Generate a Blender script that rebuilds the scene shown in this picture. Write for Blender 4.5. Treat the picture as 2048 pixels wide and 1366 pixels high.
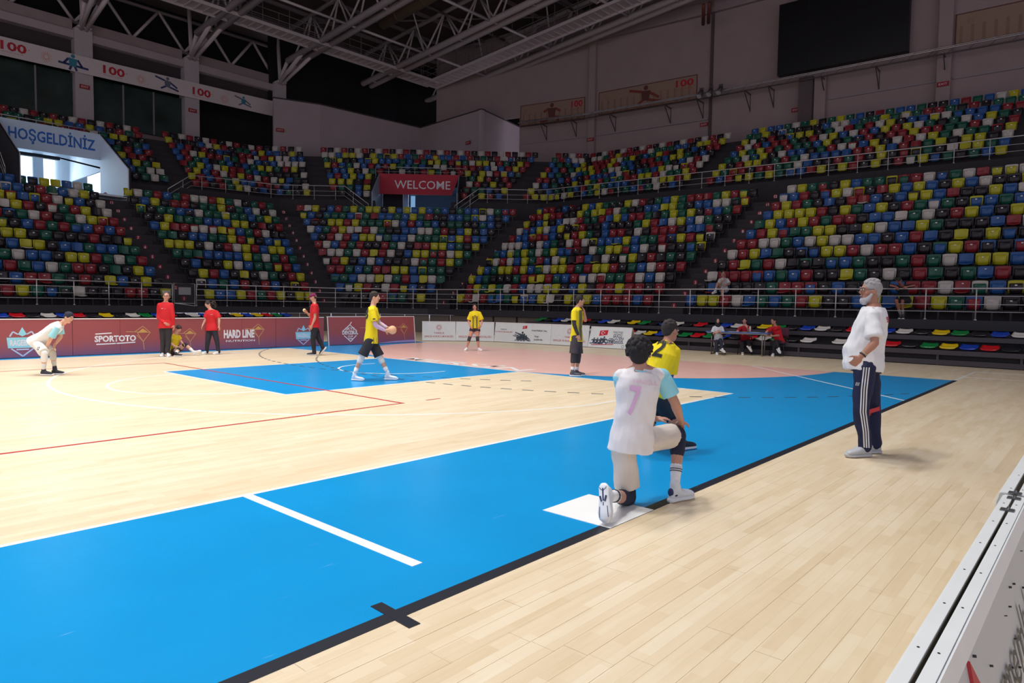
import bpy, math, random
import numpy as np
from mathutils import Vector, Matrix, noise
from mathutils.bvhtree import BVHTree
random.seed(7)
SC = bpy.context.scene
COL = SC.collection
for o in list(bpy.data.objects): bpy.data.objects.remove(o)

# ------------------------------------------------------------------ camera, world, lights, exposure
F_PX, CAM, YAW, PITCH, ROLL = 1355.78, (-11.6257, -5.1047, 1.5419), 0.72743, -0.05510, 0.01466
Fv = Vector((math.cos(PITCH)*math.cos(YAW), math.cos(PITCH)*math.sin(YAW), math.sin(PITCH)))
Rv = Vector((math.sin(YAW), -math.cos(YAW), 0)); Uv = Rv.cross(Fv)
R2 = Rv*math.cos(ROLL)+Uv*math.sin(ROLL); U2 = Uv*math.cos(ROLL)-Rv*math.sin(ROLL)
cd = bpy.data.cameras.new('camera'); cam = bpy.data.objects.new('camera', cd); COL.objects.link(cam)
cd.sensor_width = 36; cd.lens = F_PX/2048*36; cd.clip_start = .05; cd.clip_end = 300
M = Matrix((( R2.x, U2.x, -Fv.x, CAM[0]), (R2.y, U2.y, -Fv.y, CAM[1]), (R2.z, U2.z, -Fv.z, CAM[2]), (0, 0, 0, 1)))
cam.matrix_world = M
SC.camera = cam
W = bpy.data.worlds.new('hall_air'); SC.world = W; W.use_nodes = True
W.node_tree.nodes['Background'].inputs[0].default_value = (.83, .80, 1.0, 1)
W.node_tree.nodes['Background'].inputs[1].default_value = .55
def area_light(x, y, z, sx, sy, power, spread, col=(1, .98, .955), aim=None):
    l = bpy.data.lights.new('flood_or_fill_light', 'AREA'); l.shape = 'RECTANGLE'; l.size = sx; l.size_y = sy
    l.energy = power; l.spread = math.radians(spread); l.color = col
    o = bpy.data.objects.new('flood_or_fill_light', l); COL.objects.link(o); o.location = (x, y, z)
    if aim: o.rotation_euler = (Vector(aim)-Vector((x, y, z))).to_track_quat('-Z', 'Y').to_euler()
    return o
# floodlight banks under the roof, aimed at the playing area
for lx, pw in ((-33, 420), (-25, 480), (-17, 530), (-9.5, 555), (-2, 450)):
    for ly in (3, 12):
        area_light(lx, ly, 19.5, 3.0, 1.2, pw, 95)
area_light(4, 7.5, 20, 5, 5, 200, 150)
area_light(2, 9, 19.5, 4, 2, 70, 100, aim=(22, 9, 5))  # fill light added to brighten the end stand
area_light(-4, 12, 19.5, 4, 2, 70, 100, aim=(3, 34, 5))  # fill light added to brighten the left stand
# unseen cool side fill, added behind the camera to brighten the hall
area_light(-20, -14, 17, 16, 3, 420, 170, (.85, .9, 1.0), aim=(10, 22, 4))
SC.view_settings.view_transform = 'Standard'; SC.view_settings.look = 'None'
SC.view_settings.exposure = 0.0; SC.view_settings.gamma = 1.0
SC.view_settings.use_curve_mapping = False

# ------------------------------------------------------------------ materials
def lin(c):
    c = c/255
    return c/12.92 if c <= .04045 else ((c+.055)/1.055)**2.4
_mats = {}
def mat(name, rgb, rough=.6, metal=0.0, var=.06, scale=6.0, emit=0.0, spec=.5, bump=0.0):
    """rgb in sRGB 0..255; a procedural noise varies value a little"""
    if name in _mats: return _mats[name]
    m = bpy.data.materials.new(name); m.use_nodes = True; nt = m.node_tree; b = nt.nodes['Principled BSDF']
    c = [lin(v) for v in rgb]
    m.diffuse_color = (*c, 1)
    b.inputs['Roughness'].default_value = rough; b.inputs['Metallic'].default_value = metal
    b.inputs['Specular IOR Level'].default_value = spec
    tc = nt.nodes.new('ShaderNodeTexCoord'); n = nt.nodes.new('ShaderNodeTexNoise')
    n.inputs['Scale'].default_value = scale; n.inputs['Detail'].default_value = 3
    nt.links.new(tc.outputs['Object'], n.inputs['Vector'])
    mx = nt.nodes.new('ShaderNodeMix'); mx.data_type = 'RGBA'
    mx.inputs['A'].default_value = (*[max(0, v*(1-var*2)) for v in c], 1)
    mx.inputs['B'].default_value = (*[min(1, v*(1+var*2)) for v in c], 1)
    nt.links.new(n.outputs['Fac'], mx.inputs['Factor']); nt.links.new(mx.outputs['Result'], b.inputs['Base Color'])
    if bump:
        bp = nt.nodes.new('ShaderNodeBump'); bp.inputs['Strength'].default_value = bump
        nt.links.new(n.outputs['Fac'], bp.inputs['Height']); nt.links.new(bp.outputs['Normal'], b.inputs['Normal'])
    if emit:
        b.inputs['Emission Color'].default_value = (*c, 1); b.inputs['Emission Strength'].default_value = emit
    _mats[name] = m
    return m

def wood_mat(name, base, dark, light, plank=.13, length=1.9, rot=0.0, per_object=False, seam=.35, rough=.3):
    m = bpy.data.materials.new(name); m.use_nodes = True; nt = m.node_tree; b = nt.nodes['Principled BSDF']
    N = nt.nodes.new; L = nt.links.new
    ge = N('ShaderNodeNewGeometry'); mp = N('ShaderNodeMapping')
    L(ge.outputs['Position'], mp.inputs['Vector'])
    br = N('ShaderNodeTexBrick'); br.offset = .37; br.offset_frequency = 2
    br.inputs['Scale'].default_value = 1; br.inputs['Brick Width'].default_value = length; br.inputs['Row Height'].default_value = plank
    br.inputs['Mortar Size'].default_value = .0012; br.inputs['Bias'].default_value = 0
    br.inputs['Color1'].default_value = (0, 0, 0, 1); br.inputs['Color2'].default_value = (1, 1, 1, 1); br.inputs['Mortar'].default_value = (.5, .5, .5, 1)
    L(mp.outputs['Vector'], br.inputs['Vector'])
    mp2 = N('ShaderNodeMapping'); mp2.inputs['Scale'].default_value = (1.2, 14, 1); L(ge.outputs['Position'], mp2.inputs['Vector'])
    n = N('ShaderNodeTexNoise'); n.inputs['Scale'].default_value = 2.2; n.inputs['Detail'].default_value = 6; L(mp2.outputs['Vector'], n.inputs['Vector'])
    # inner strips of each plank
    br2 = N('ShaderNodeTexBrick'); br2.offset = .5; br2.inputs['Scale'].default_value = 1; br2.inputs['Brick Width'].default_value = .42
    br2.inputs['Row Height'].default_value = plank/2; br2.inputs['Mortar Size'].default_value = 0.0
    br2.inputs['Color1'].default_value = (0, 0, 0, 1); br2.inputs['Color2'].default_value = (1, 1, 1, 1)
    L(mp.outputs['Vector'], br2.inputs['Vector'])
    a1 = N('ShaderNodeMix'); a1.data_type = 'FLOAT'; a1.inputs[0].default_value = .5
    s1 = N('ShaderNodeSeparateColor'); L(br.outputs['Color'], s1.inputs['Color']); s2 = N('ShaderNodeSeparateColor'); L(br2.outputs['Color'], s2.inputs['Color'])
    L(s1.outputs[0], a1.inputs[2]); L(s2.outputs[0], a1.inputs[3])
    a2 = N('ShaderNodeMix'); a2.data_type = 'FLOAT'; a2.inputs[0].default_value = .45; L(a1.outputs[0], a2.inputs[2]); L(n.outputs['Fac'], a2.inputs[3])
    rp = N('ShaderNodeValToRGB'); cr = rp.color_ramp
    cr.elements[0].position = .18; cr.elements[0].color = (*[lin(v) for v in dark], 1)
    cr.elements[1].position = .85; cr.elements[1].color = (*[lin(v) for v in light], 1)
    e = cr.elements.new(.5); e.color = (*[lin(v) for v in base], 1)
    L(a2.outputs[0], rp.inputs['Fac'])
    mx = N('ShaderNodeMix'); mx.data_type = 'RGBA'; mx.blend_type = 'MULTIPLY'
    ms = N('ShaderNodeMath'); ms.operation = 'MULTIPLY'; ms.inputs[1].default_value = seam; L(br.outputs['Fac'], ms.inputs[0])
    L(ms.outputs[0], mx.inputs['Factor']); L(rp.outputs['Color'], mx.inputs['A']); mx.inputs['B'].default_value = (.35, .27, .2, 1)
    L(mx.outputs['Result'], b.inputs['Base Color'])
    b.inputs['Roughness'].default_value = rough; b.inputs['Specular IOR Level'].default_value = .45
    nb = N('ShaderNodeTexNoise'); nb.inputs['Scale'].default_value = 9; L(ge.outputs['Position'], nb.inputs['Vector'])
    bp = N('ShaderNodeBump'); bp.inputs['Strength'].default_value = .03; bp.inputs['Distance'].default_value = .02
    L(nb.outputs['Fac'], bp.inputs['Height']); L(bp.outputs['Normal'], b.inputs['Normal'])
    _mats[name] = m
    return m

def paint_mat(name, rgb, rough=.3, scratch=.35):
    """court paint: even colour with fine pale scratches"""
    m = bpy.data.materials.new(name); m.use_nodes = True; nt = m.node_tree; b = nt.nodes['Principled BSDF']
    N = nt.nodes.new; L = nt.links.new
    ge = N('ShaderNodeNewGeometry'); c = [lin(v) for v in rgb]
    n = N('ShaderNodeTexNoise'); n.inputs['Scale'].default_value = 1.3; n.inputs['Detail'].default_value = 5; L(ge.outputs['Position'], n.inputs['Vector'])
    mx = N('ShaderNodeMix'); mx.data_type = 'RGBA'; mx.inputs['A'].default_value = (*[v*.9 for v in c], 1); mx.inputs['B'].default_value = (*[min(1, v*1.1) for v in c], 1)
    L(n.outputs['Fac'], mx.inputs['Factor'])
    mp = N('ShaderNodeMapping'); mp.inputs['Rotation'].default_value = (0, 0, .6); mp.inputs['Scale'].default_value = (.6, 7, 1); L(ge.outputs['Position'], mp.inputs['Vector'])
    n2 = N('ShaderNodeTexNoise'); n2.inputs['Scale'].default_value = 4.5; n2.inputs['Detail'].default_value = 8; n2.inputs['Roughness'].default_value = .75; L(mp.outputs['Vector'], n2.inputs['Vector'])
    rp = N('ShaderNodeValToRGB'); rp.color_ramp.elements[0].position = .645; rp.color_ramp.elements[0].color = (0, 0, 0, 1)
    rp.color_ramp.elements[1].position = .70; rp.color_ramp.elements[1].color = (scratch, scratch, scratch, 1); L(n2.outputs['Fac'], rp.inputs['Fac'])
    m2 = N('ShaderNodeMix'); m2.data_type = 'RGBA'; L(rp.outputs['Color'], m2.inputs['Factor']); L(mx.outputs['Result'], m2.inputs['A']); m2.inputs['B'].default_value = (.75, .85, .9, 1)
    L(m2.outputs['Result'], b.inputs['Base Color']); b.inputs['Roughness'].default_value = rough
    _mats[name] = m
    return m

# ------------------------------------------------------------------ mesh helpers
class MB:
    def __init__(s): s.v = []; s.f = []; s.mi = []
    def add(s, vs, fs, mi=0):
        n = len(s.v); s.v += [tuple(v) for v in vs]; s.f += [tuple(i+n for i in f) for f in fs]; s.mi += [mi]*len(fs)
    def hexa(s, p, mi=0):   # 8 points: bottom ring 0-3, top ring 4-7
        s.add(p, [(0, 3, 2, 1), (4, 5, 6, 7), (0, 1, 5, 4), (1, 2, 6, 5), (2, 3, 7, 6), (3, 0, 4, 7)], mi)
    def box(s, x0, x1, y0, y1, z0, z1, mi=0):
        s.hexa([(x0, y0, z0), (x1, y0, z0), (x1, y1, z0), (x0, y1, z0), (x0, y0, z1), (x1, y0, z1), (x1, y1, z1), (x0, y1, z1)], mi)
    def obox(s, c, ax, ay, az, mi=0):   # centre + three half-axis vectors
        c = Vector(c); ax = Vector(ax); ay = Vector(ay); az = Vector(az)
        s.hexa([c-ax-ay-az, c+ax-ay-az, c+ax+ay-az, c-ax+ay-az, c-ax-ay+az, c+ax-ay+az, c+ax+ay+az, c-ax+ay+az], mi)
    def bar(s, a, b, w, h, mi=0):       # rectangular bar from a to b
        a = Vector(a); b = Vector(b); d = b-a; L = d.length
        if L < 1e-6: return
        d /= L; up = Vector((0, 0, 1)) if abs(d.z) < .95 else Vector((1, 0, 0)); x = d.cross(up).normalized(); z = x.cross(d)
        s.obox((a+b)/2, d*(L/2), x*(w/2), z*(h/2), mi)
    def tube(s, pts, r, n=8, mi=0, cap=True):
        pts = [Vector(p) for p in pts]; rs = r if isinstance(r, (list, tuple)) else [r]*len(pts)
        ref = None; rings = []; vs = []
        for i, p in enumerate(pts):
            d = (pts[min(i+1, len(pts)-1)]-pts[max(i-1, 0)]).normalized()
            if ref is None: ref = Vector((0, 0, 1)) if abs(d.z) < .9 else Vector((1, 0, 0))
            x = d.cross(ref).normalized(); y = x.cross(d).normalized(); ref = y
            for k in range(n):
                t = 2*math.pi*k/n; vs.append(p+x*(rs[i]*math.cos(t))+y*(rs[i]*math.sin(t)))
        fs = []
        for i in range(len(pts)-1):
            for k in range(n): fs.append((i*n+k, i*n+(k+1) % n, (i+1)*n+(k+1) % n, (i+1)*n+k))
        if cap: fs += [tuple(range(n-1, -1, -1)), tuple(range((len(pts)-1)*n, len(pts)*n))]
        s.add(vs, fs, mi)
    def ell(s, c, ax, ay, az, nu=14, nv=9, mi=0):
        c = Vector(c); ax = Vector(ax); ay = Vector(ay); az = Vector(az); vs = [c-az]; fs = []
        for j in range(1, nv):
            t = math.pi*j/nv-math.pi/2
            for i in range(nu):
                u = 2*math.pi*i/nu; vs.append(c+ax*(math.cos(t)*math.cos(u))+ay*(math.cos(t)*math.sin(u))+az*math.sin(t))
        vs.append(c+az)
        for i in range(nu): fs.append((0, 1+(i+1) % nu, 1+i))
        for j in range(nv-2):
            for i in range(nu):
                a = 1+j*nu+i; b_ = 1+j*nu+(i+1) % nu; fs.append((a, b_, b_+nu, a+nu))
        e = len(vs)-1; o = 1+(nv-2)*nu
        for i in range(nu): fs.append((o+i, o+(i+1) % nu, e))
        s.add(vs, fs, mi)
    def build(s, name, mats, parent=None, smooth=False):
        me = bpy.data.meshes.new(name); me.from_pydata(s.v, [], s.f)
        if not isinstance(mats, (list, tuple)): mats = [mats]
        for m in mats: me.materials.append(m)
        if len(mats) > 1: me.polygons.foreach_set('material_index', s.mi)
        if smooth: me.polygons.foreach_set('use_smooth', [True]*len(me.polygons))
        me.update()
        return link(name, me, parent)
def link(name, me, parent=None):
    o = bpy.data.objects.new(name, me); COL.objects.link(o)
    if parent is not None: o.parent = parent
    return o
def tag(o, label=None, cat=None, group=None, kind=None):
    if label: o['label'] = label
    if cat: o['category'] = cat
    if group: o['group'] = group
    if kind: o['kind'] = kind
    return o
def empty(name, label=None, cat=None, group=None, kind=None, loc=(0, 0, 0), rz=0):
    o = bpy.data.objects.new(name, None); COL.objects.link(o); o.location = loc; o.rotation_euler = (0, 0, rz); o.empty_display_size = .2
    return tag(o, label, cat, group, kind)
def S(mb, name, m, parent=None, smooth=False):
    o = mb.build(name, m, parent, smooth)
    if parent is None: o['kind'] = 'structure'
    return o
class Plane:
    """a flat frame in the scene: origin, right, up; shapes are laid on it as thin solids"""
    def __init__(s, o, r, u):
        s.o = Vector(o); s.r = Vector(r).normalized(); s.u = Vector(u).normalized(); s.n = s.r.cross(s.u).normalized()
    def p(s, x, y, d=0): return s.o+s.r*x+s.u*y+s.n*d
    def poly(s, name, pts, m, parent, d0=.0, d1=.006):
        mb = MB(); n = len(pts)
        mb.add([s.p(x, y, d1) for x, y in pts]+[s.p(x, y, d0) for x, y in pts], [tuple(range(n)), tuple(range(2*n-1, n-1, -1))]+[(i, i+n, (i+1) % n+n, (i+1) % n) for i in range(n)])
        return mb.build(name, m, parent)
    def lines(s, name, segs, w, m, parent, d=.004):
        mb = MB()
        for a, b in segs:
            a = Vector(a); b = Vector(b); t = (b-a).normalized(); q = Vector((-t.y, t.x))*w/2
            P = [a-q, b-q, b+q, a+q]
            mb.hexa([s.p(v.x, v.y, 0) for v in P]+[s.p(v.x, v.y, d) for v in P])
        return mb.build(name, m, parent)
    def text(s, txt, x, y, h, m, parent, w=None, align='CENTER', name='lettering', d=.004, shear=0, bold=0, rot=0):
        me = text_mesh(txt, h, w, align, shear, bold)
        c, sn = math.cos(rot), math.sin(rot)
        for v in me.vertices:
            a, b, e = v.co; v.co = s.p(x+a*c-b*sn, y+a*sn+b*c, d+e)
        me.materials.append(m)
        return link(name, me, parent)
def text_mesh(txt, h, w=None, align='CENTER', shear=0, bold=0):
    cu = bpy.data.curves.new('text', 'FONT'); cu.body = txt; cu.align_x = align; cu.size = 1; cu.shear = shear; cu.offset = bold
    cu.resolution_u = 2; cu.extrude = 0
    o = bpy.data.objects.new('text', cu); COL.objects.link(o)
    me = bpy.data.meshes.new_from_object(o.evaluated_get(bpy.context.evaluated_depsgraph_get()))
    bpy.data.objects.remove(o); bpy.data.curves.remove(cu); me.materials.clear()
    if len(me.vertices):
        co = np.empty(len(me.vertices)*3); me.vertices.foreach_get('co', co); co = co.reshape(-1, 3)
        co[:, 1] *= h/.72
        sx = h/.72
        if w: sx = w/max(1e-6, co[:, 0].max()-co[:, 0].min())
        co[:, 0] *= sx; me.vertices.foreach_set('co', co.ravel())
    return me

# ------------------------------------------------------------------ floor and court
WOOD = wood_mat('maple_floor', (233, 214, 182), (222, 200, 164), (241, 227, 200), seam=.14, rough=.36)
FX0, FX1, FY0, FY1 = -46, 34, -12, 48
RX0, RX1, RY0, RY1 = -10.6, -4.6, -4.74, -2.56         # bay in which every plank is laid singly
fl = MB()
xs = [FX0, RX0, RX1, FX1]; ys = [FY0, RY0, RY1, FY1]
for i in range(3):
    for j in range(3):
        z = -.02 if (i == 1 and j == 1) else 0
        fl.add([(xs[i], ys[j], z), (xs[i+1], ys[j], z), (xs[i+1], ys[j+1], z), (xs[i], ys[j+1], z)], [(0, 1, 2, 3)])
floor = S(fl, 'floor', WOOD)
prow = 0; y = RY0
while y < RY1-.01:
    y2 = min(y+.1306, RY1); x = RX0-random.random()*1.2
    while x < RX1:
        L_ = random.uniform(1.3, 2.3); a, b = max(x, RX0), min(x+L_, RX1)
        if b-a > .02:
            mb = MB(); mb.box(a+.0008, b-.0008, y+.0008, y2-.0008, -.018, random.uniform(-.0004, .0004)); mb.build('plank', WOOD, floor)
        x += L_
    y = y2
BLUE = paint_mat('blue_court_paint', (0, 150, 216), .3, .30)
PINK = paint_mat('salmon_court_paint', (248, 196, 184), .28, .1)
WHT = paint_mat('white_line_paint', (248, 250, 246), .3, 0)
BLK = paint_mat('black_line_tape', (28, 32, 44), .4, .35)
REDL = paint_mat('red_line_paint', (188, 52, 52), .35, 0)
def flat(name, polys, m, z):
    mb = MB()
    for P in polys:
        n = len(P); mb.add([(x, y, z) for x, y in P]+[(x, y, 0.0002) for x, y in P], [tuple(range(n))]+[(i, i+n, (i+1) % n+n, (i+1) % n) for i in range(n)])
    return mb.build(name, m, floor)
def rect(x0, x1, y0, y1): return [(x0, y0), (x1, y0), (x1, y1), (x0, y1)]
def lineq(a, b, w):
    a = Vector(a); b = Vector(b); t = (b-a).normalized(); q = Vector((-t.y, t.x))*w/2
    return [tuple(v) for v in (a-q, b-q, b+q, a+q)]
def arcq(cx, cy, r, a0, a1, w, n=40, dash=None):
    out = []
    for i in range(n):
        if dash and i % 2: continue
        t0 = math.radians(a0+(a1-a0)*i/n); t1 = math.radians(a0+(a1-a0)*(i+1)/n)
        out.append([(cx+(r-w/2)*math.cos(t0), cy+(r-w/2)*math.sin(t0)), (cx+(r+w/2)*math.cos(t0), cy+(r+w/2)*math.sin(t0)),
                    (cx+(r+w/2)*math.cos(t1), cy+(r+w/2)*math.sin(t1)), (cx+(r-w/2)*math.cos(t1), cy+(r-w/2)*math.sin(t1))])
    return out
flat('painted_border', [rect(-34, 6, -2.5, 0), rect(-34, 6, 15, 17.5), rect(0, 6, 0, 15)], BLUE, .0010)
d = [(6, 0.0)]+[(6-6*math.sin(math.radians(t)), 6-6*math.cos(math.radians(t))) for t in range(3, 91, 3)]
d += [(6-6*math.cos(math.radians(t)), 9+6*math.sin(math.radians(t))) for t in range(0, 91, 3)]
flat('painted_goal_area', [list(reversed(d))], PINK, .0016)
flat('painted_key', [rect(-5.8, 0, 5.05, 9.95)], BLUE, .0010)
_nz = [0]
def lines(name, polys, m=WHT, z=.0022):
    _nz[0] += 1
    return flat(name, polys, m, z+.00005*_nz[0])
lines('court_line', [rect(-28, 0.0, -.05, 0)]); lines('court_line', [rect(-28, 0, 15, 15.05)])
lines('court_line', [rect(0, .05, -.05, 15.05)])
lines('court_line', [rect(-5.8, 0, 5.0, 5.05)]); lines('court_line', [rect(-5.8, 0, 9.95, 10)]); lines('court_line', [rect(-5.85, -5.8, 5.0, 10)])
lines('court_arc', arcq(-5.8, 7.5, 1.8, 90, 270, .05, 30))
lines('court_arc', arcq(-1.575, 7.5, 6.75, 102, 258, .05, 60)+[rect(-2.99, 0, .87, .92), rect(-2.99, 0, 14.08, 14.13)])
lines('court_arc', arcq(-1.575, 7.5, 1.3, 90, 270, .05, 24)+[rect(-1.575, -1.2, 6.175, 6.225), rect(-1.575, -1.2, 8.775, 8.825)])
lines('court_line', [lineq((6, 2.05), (1.36, -2.5), .05)], WHT, .0024)
lines('court_line', [lineq((6, -2.5), (9.0, -2.5), .05)])
lines('court_line', [lineq((8.95, -2.5), (9.3, -9), .04)]); lines('court_line', [lineq((7.1, -2.5), (7.6, -9), .04)])
lines('bench_mark', [rect(-9.10, -9.02, -2.10, -.052)])
lines('goalkeeper_square', [rect(-7.72, -7.125, -2.56, -1.96)], WHT, .0032)
lines('sideline_tape', [rect(-34, 6, -2.56, -2.475)], BLK, .0028)
lines('tape_cross_mark', [lineq((-9.55, -2.355), (-9.565, -2.675), .068)], BLK, .0034)
lines('red_line', [rect(-23, -5, 2.975, 3.025)], REDL, .0020); lines('red_line', [rect(-5.05, -5, 3, 12)], REDL, .0024); lines('red_line', [rect(-23, -5, 11.98, 12.03)], REDL, .0020)
lines('red_line', [rect(-4.55, -4.25, 2.98, 3.02)], REDL, .0020)
DASH = paint_mat('dark_dash_paint', (74, 82, 96), .35, 0)
lines('dashed_arc', [q for q in arcq(6, 6, 9, 142, 262, .05, 90, True) if min(v[1] for v in q) > -2.45]+arcq(6, 9, 9, 98, 218, .05, 90, True), DASH, .0026)
# white lettering painted inside the salmon area, read from the goal side
fp = Plane((1.0, 9.9, .0026), (0, -1, 0), (1, 0, 0))
me = text_mesh('MERSİN', .6, 4.4, 'LEFT', 0, .01)
for v in me.vertices: v.co = Vector((.15+v.co.y, 9.6-v.co.x, .0026))
me.flip_normals(); me.materials.append(WHT); link('lettering', me, floor)

# ------------------------------------------------------------------ seating bowl: plan lines
V = [Vector((-12, 28.0)), Vector((2.1, 27.6)), Vector((8.9, 26.5)), Vector((12.9, 22.0)), Vector((14.3, 9.1)), Vector((15.1, -9.5))]
D = [Vector((0, .85)), Vector((-.03, .85)), Vector((.245, .81)), Vector((.867, .184)), Vector((.84, -.06)), Vector((.85, 0))]
def P(i, s, idx):
    a = V[i]+D[i]*idx; b = V[i+1]+D[i+1]*idx
    return a+(b-a)*s
def seglen(i, idx): return (P(i, 1, idx)-P(i, 0, idx)).length
def ztread(k): return 1.22+.522*(k-1)
def zup(m): return 8.35+.522*m
BLACKC = mat('charcoal_terrace', (50, 45, 49), .8, var=.12, scale=2)
BLACKF = mat('charcoal_fascia', (44, 42, 46), .55, var=.08, scale=2)
STEPM = mat('dark_step', (58, 52, 56), .75, var=.1)
STEEL = mat('brushed_steel_rail', (212, 206, 202), .35, .45, var=.05)
def strip(mb, idx0, idx1, z0, z1, seg=range(5), s0=0, s1=1):
    """one tread with its riser along the plan line"""
    for i in seg:
        a0, a1 = P(i, s0, idx0), P(i, s1, idx0); b0, b1 = P(i, s0, idx1), P(i, s1, idx1)
        mb.hexa([(*a0, z0), (*a1, z0), (*b1, z0), (*b0, z0), (*a0, z1), (*a1, z1), (*b1, z1), (*b0, z1)])
lowert = empty('terrace_lower', kind='structure'); uppert = empty('terrace_upper', kind='structure')
for k in range(1, 13):
    mb = MB(); strip(mb, (-1.05 if k == 1 else k-1.5), (12.9 if k == 12 else k-.5+.02), ztread(k)-(.28 if k == 1 else .53), ztread(k)); S(mb, 'tier', BLACKC, lowert)
PORTX = (-2.25, 2.76)
def upper_ranges(idx):
    """(segment, s0, s1) stretches of the upper bowl left open by the two entrances"""
    if idx < 19.9:
        L0 = P(0, 0, idx); L1 = P(0, 1, idx); s = lambda x: (x-L0.x)/(L1.x-L0.x)
        out = [(0, 0, s(PORTX[0]-.17))]
        L2 = P(1, 1, idx); s2 = (PORTX[1]+.17-L1.x)/(L2.x-L1.x); out.append((1, s2, 1))
        return out+([(2, 0, .365), (2, .655, 1)] if idx < 18.2 else [(2, 0, 1)])+[(3, 0, 1), (4, 0, 1)]
    return [(i, 0, 1) for i in range(5)]
for m in range(9):
    mb = MB(); i0 = 13.0 if m == 0 else 13.7+m; i1 = 14.7+m+.02 if m < 8 else 25.5
    for i, a, b in upper_ranges(14.2+m): strip(mb, i0, i1, (7.0 if m == 0 else zup(m)-.53), zup(m), [i], a, b)
    S(mb, 'tier', BLACKC, uppert)
# fascia band along the front of the fixed bowl and dark recess wall beneath it
mb = MB(); strip(mb, -1.12, -1.05, .93, 1.24); S(mb, 'trim_1', BLACKF)
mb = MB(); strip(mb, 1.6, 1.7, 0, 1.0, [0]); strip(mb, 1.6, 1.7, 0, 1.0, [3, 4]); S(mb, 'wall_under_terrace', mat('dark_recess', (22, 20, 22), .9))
BEI = mat('taupe_panel', (112, 102, 92), .7, var=.04)
lowp = empty('wall_corner_base', kind='structure')
for i, n0, n1, n in ((1, .62, 1.0, 3), (2, 0, 1, 4), (3, 0, .55, 5)):
    for q in range(n):
        a = P(i, n0+(n1-n0)*q/n+.004, -.98); b = P(i, n0+(n1-n0)*(q+1)/n-.004, -.98)
        t = (b-a).normalized(); nn = Vector((-t.y, t.x))
        mb = MB(); mb.hexa([(*a, 0), (*b, 0), (*(b+nn*.1), 0), (*(a+nn*.1), 0), (*a, .92), (*b, .92), (*(b+nn*.1), .92), (*(a+nn*.1), .92)]); mb.build('panel', BEI, lowp)

# ------------------------------------------------------------------ seats
SEATC = {'blue': (34, 84, 146), 'red': (138, 32, 40), 'yellow': (184, 178, 30), 'white': (196, 188, 178), 'green': (14, 86, 66), 'black': (32, 24, 30)}
CNAME = ['blue', 'red', 'yellow', 'white', 'green', 'black']
SM = {c: mat(c+'_seat_plastic', SEATC[c], .36, var=.05, scale=20) for c in CNAME}
PLATE = mat('white_number_plate', (225, 225, 222), .4); BRK = mat('black_seat_bracket', (24, 24, 27), .5)
def shell(mb, grid, th, mi=0):
    """grid[j][i] of points -> closed thin shell, thickness along local normal approx given vector th"""
    nj, ni = len(grid), len(grid[0]); th = Vector(th)
    A = [Vector(p) for r in grid for p in r]; B = [p+th for p in A]; n = nj*ni; fs = []
    for j in range(nj-1):
        for i in range(ni-1):
            a = j*ni+i; fs.append((a, a+1, a+1+ni, a+ni)); fs.append((n+a, n+a+ni, n+a+1+ni, n+a+1))
    edge = [i for i in range(ni)]+[j*ni+ni-1 for j in range(1, nj)]+[(nj-1)*ni+i for i in range(ni-2, -1, -1)]+[j*ni for j in range(nj-2, 0, -1)]
    for q in range(len(edge)):
        a, b = edge[q], edge[(q+1) % len(edge)]; fs.append((b, a, a+n, b+n))
    mb.add(A+B, fs, mi)
# local seat frame: x along the row, y towards the back, z up; origin on the tread
def back_shape(mb, mi=0):
    g = []
    for z, w, yb in ((.40, .205, .06), (.60, .224, .09), (.775, .228, .125), (.80, .222, .118), (.815, .20, .14)):
        g.append([(w*u, yb-.055*abs(u)**2.2, z-.02*abs(u)**4) for u in (-1, -.72, -.3, .3, .72, 1)])
    shell(mb, g, (0, .022, .004), mi)
def pan_folded(mb, mi=0):
    g = []
    for z, w, yb in ((.36, .11, -.01), (.385, .155, -.05), (.50, .17, -.08), (.64, .18, -.07), (.698, .18, -.045), (.71, .165, -.02)):
        g.append([(w*u, yb+.028*abs(u)**2.5, z) for u in (-1, -.75, -.3, .3, .75, 1)])
    shell(mb, g, (0, .03, 0), mi)
def pan_open(mb, mi=0):
    g = []
    for y_, w, z in ((.06, .20, .43), (-.06, .205, .405), (-.22, .205, .41), (-.34, .19, .425), (-.37, .15, .40)):
        g.append([(w*u, y_, z+.022*abs(u)**2.5) for u in (-1, -.75, -.3, .3, .75, 1)])
    shell(mb, g, (0, 0, -.028), mi)
def plate_f(mb, mi=0): mb.box(-.034, .034, -.086, -.068, .625, .668, mi)
def plate_o(mb, mi=0): mb.box(-.03, .03, .085, .1, .70, .735, mi)
def bracket(mb, mi=0):
    for sx in (-1, 1): mb.box(sx*.225-.011, sx*.225+.011, -.06, .13, .30, .46, mi)
    mb.box(-.235, .235, .02, .07, .30, .345, mi); mb.box(-.03, .03, .03, .12, 0, .31, mi)
def one(fn, name, m):
    mb = MB(); fn(mb); me = bpy.data.meshes.new(name); me.from_pydata(mb.v, [], mb.f); me.materials.append(m)
    me.polygons.foreach_set('use_smooth', [fn in (back_shape, pan_folded, pan_open)]*len(me.polygons)); me.update(); return me
ME = {}
for c in CNAME:
    ME['back', c] = one(back_shape, 'backrest', SM[c]); ME['pan', c] = one(pan_folded, 'seat', SM[c]); ME['open', c] = one(pan_open, 'seat', SM[c])
ME['pf'] = one(plate_f, 'number_plate', PLATE); ME['po'] = one(plate_o, 'number_plate', PLATE); ME['br'] = one(bracket, 'bracket', BRK)
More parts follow.
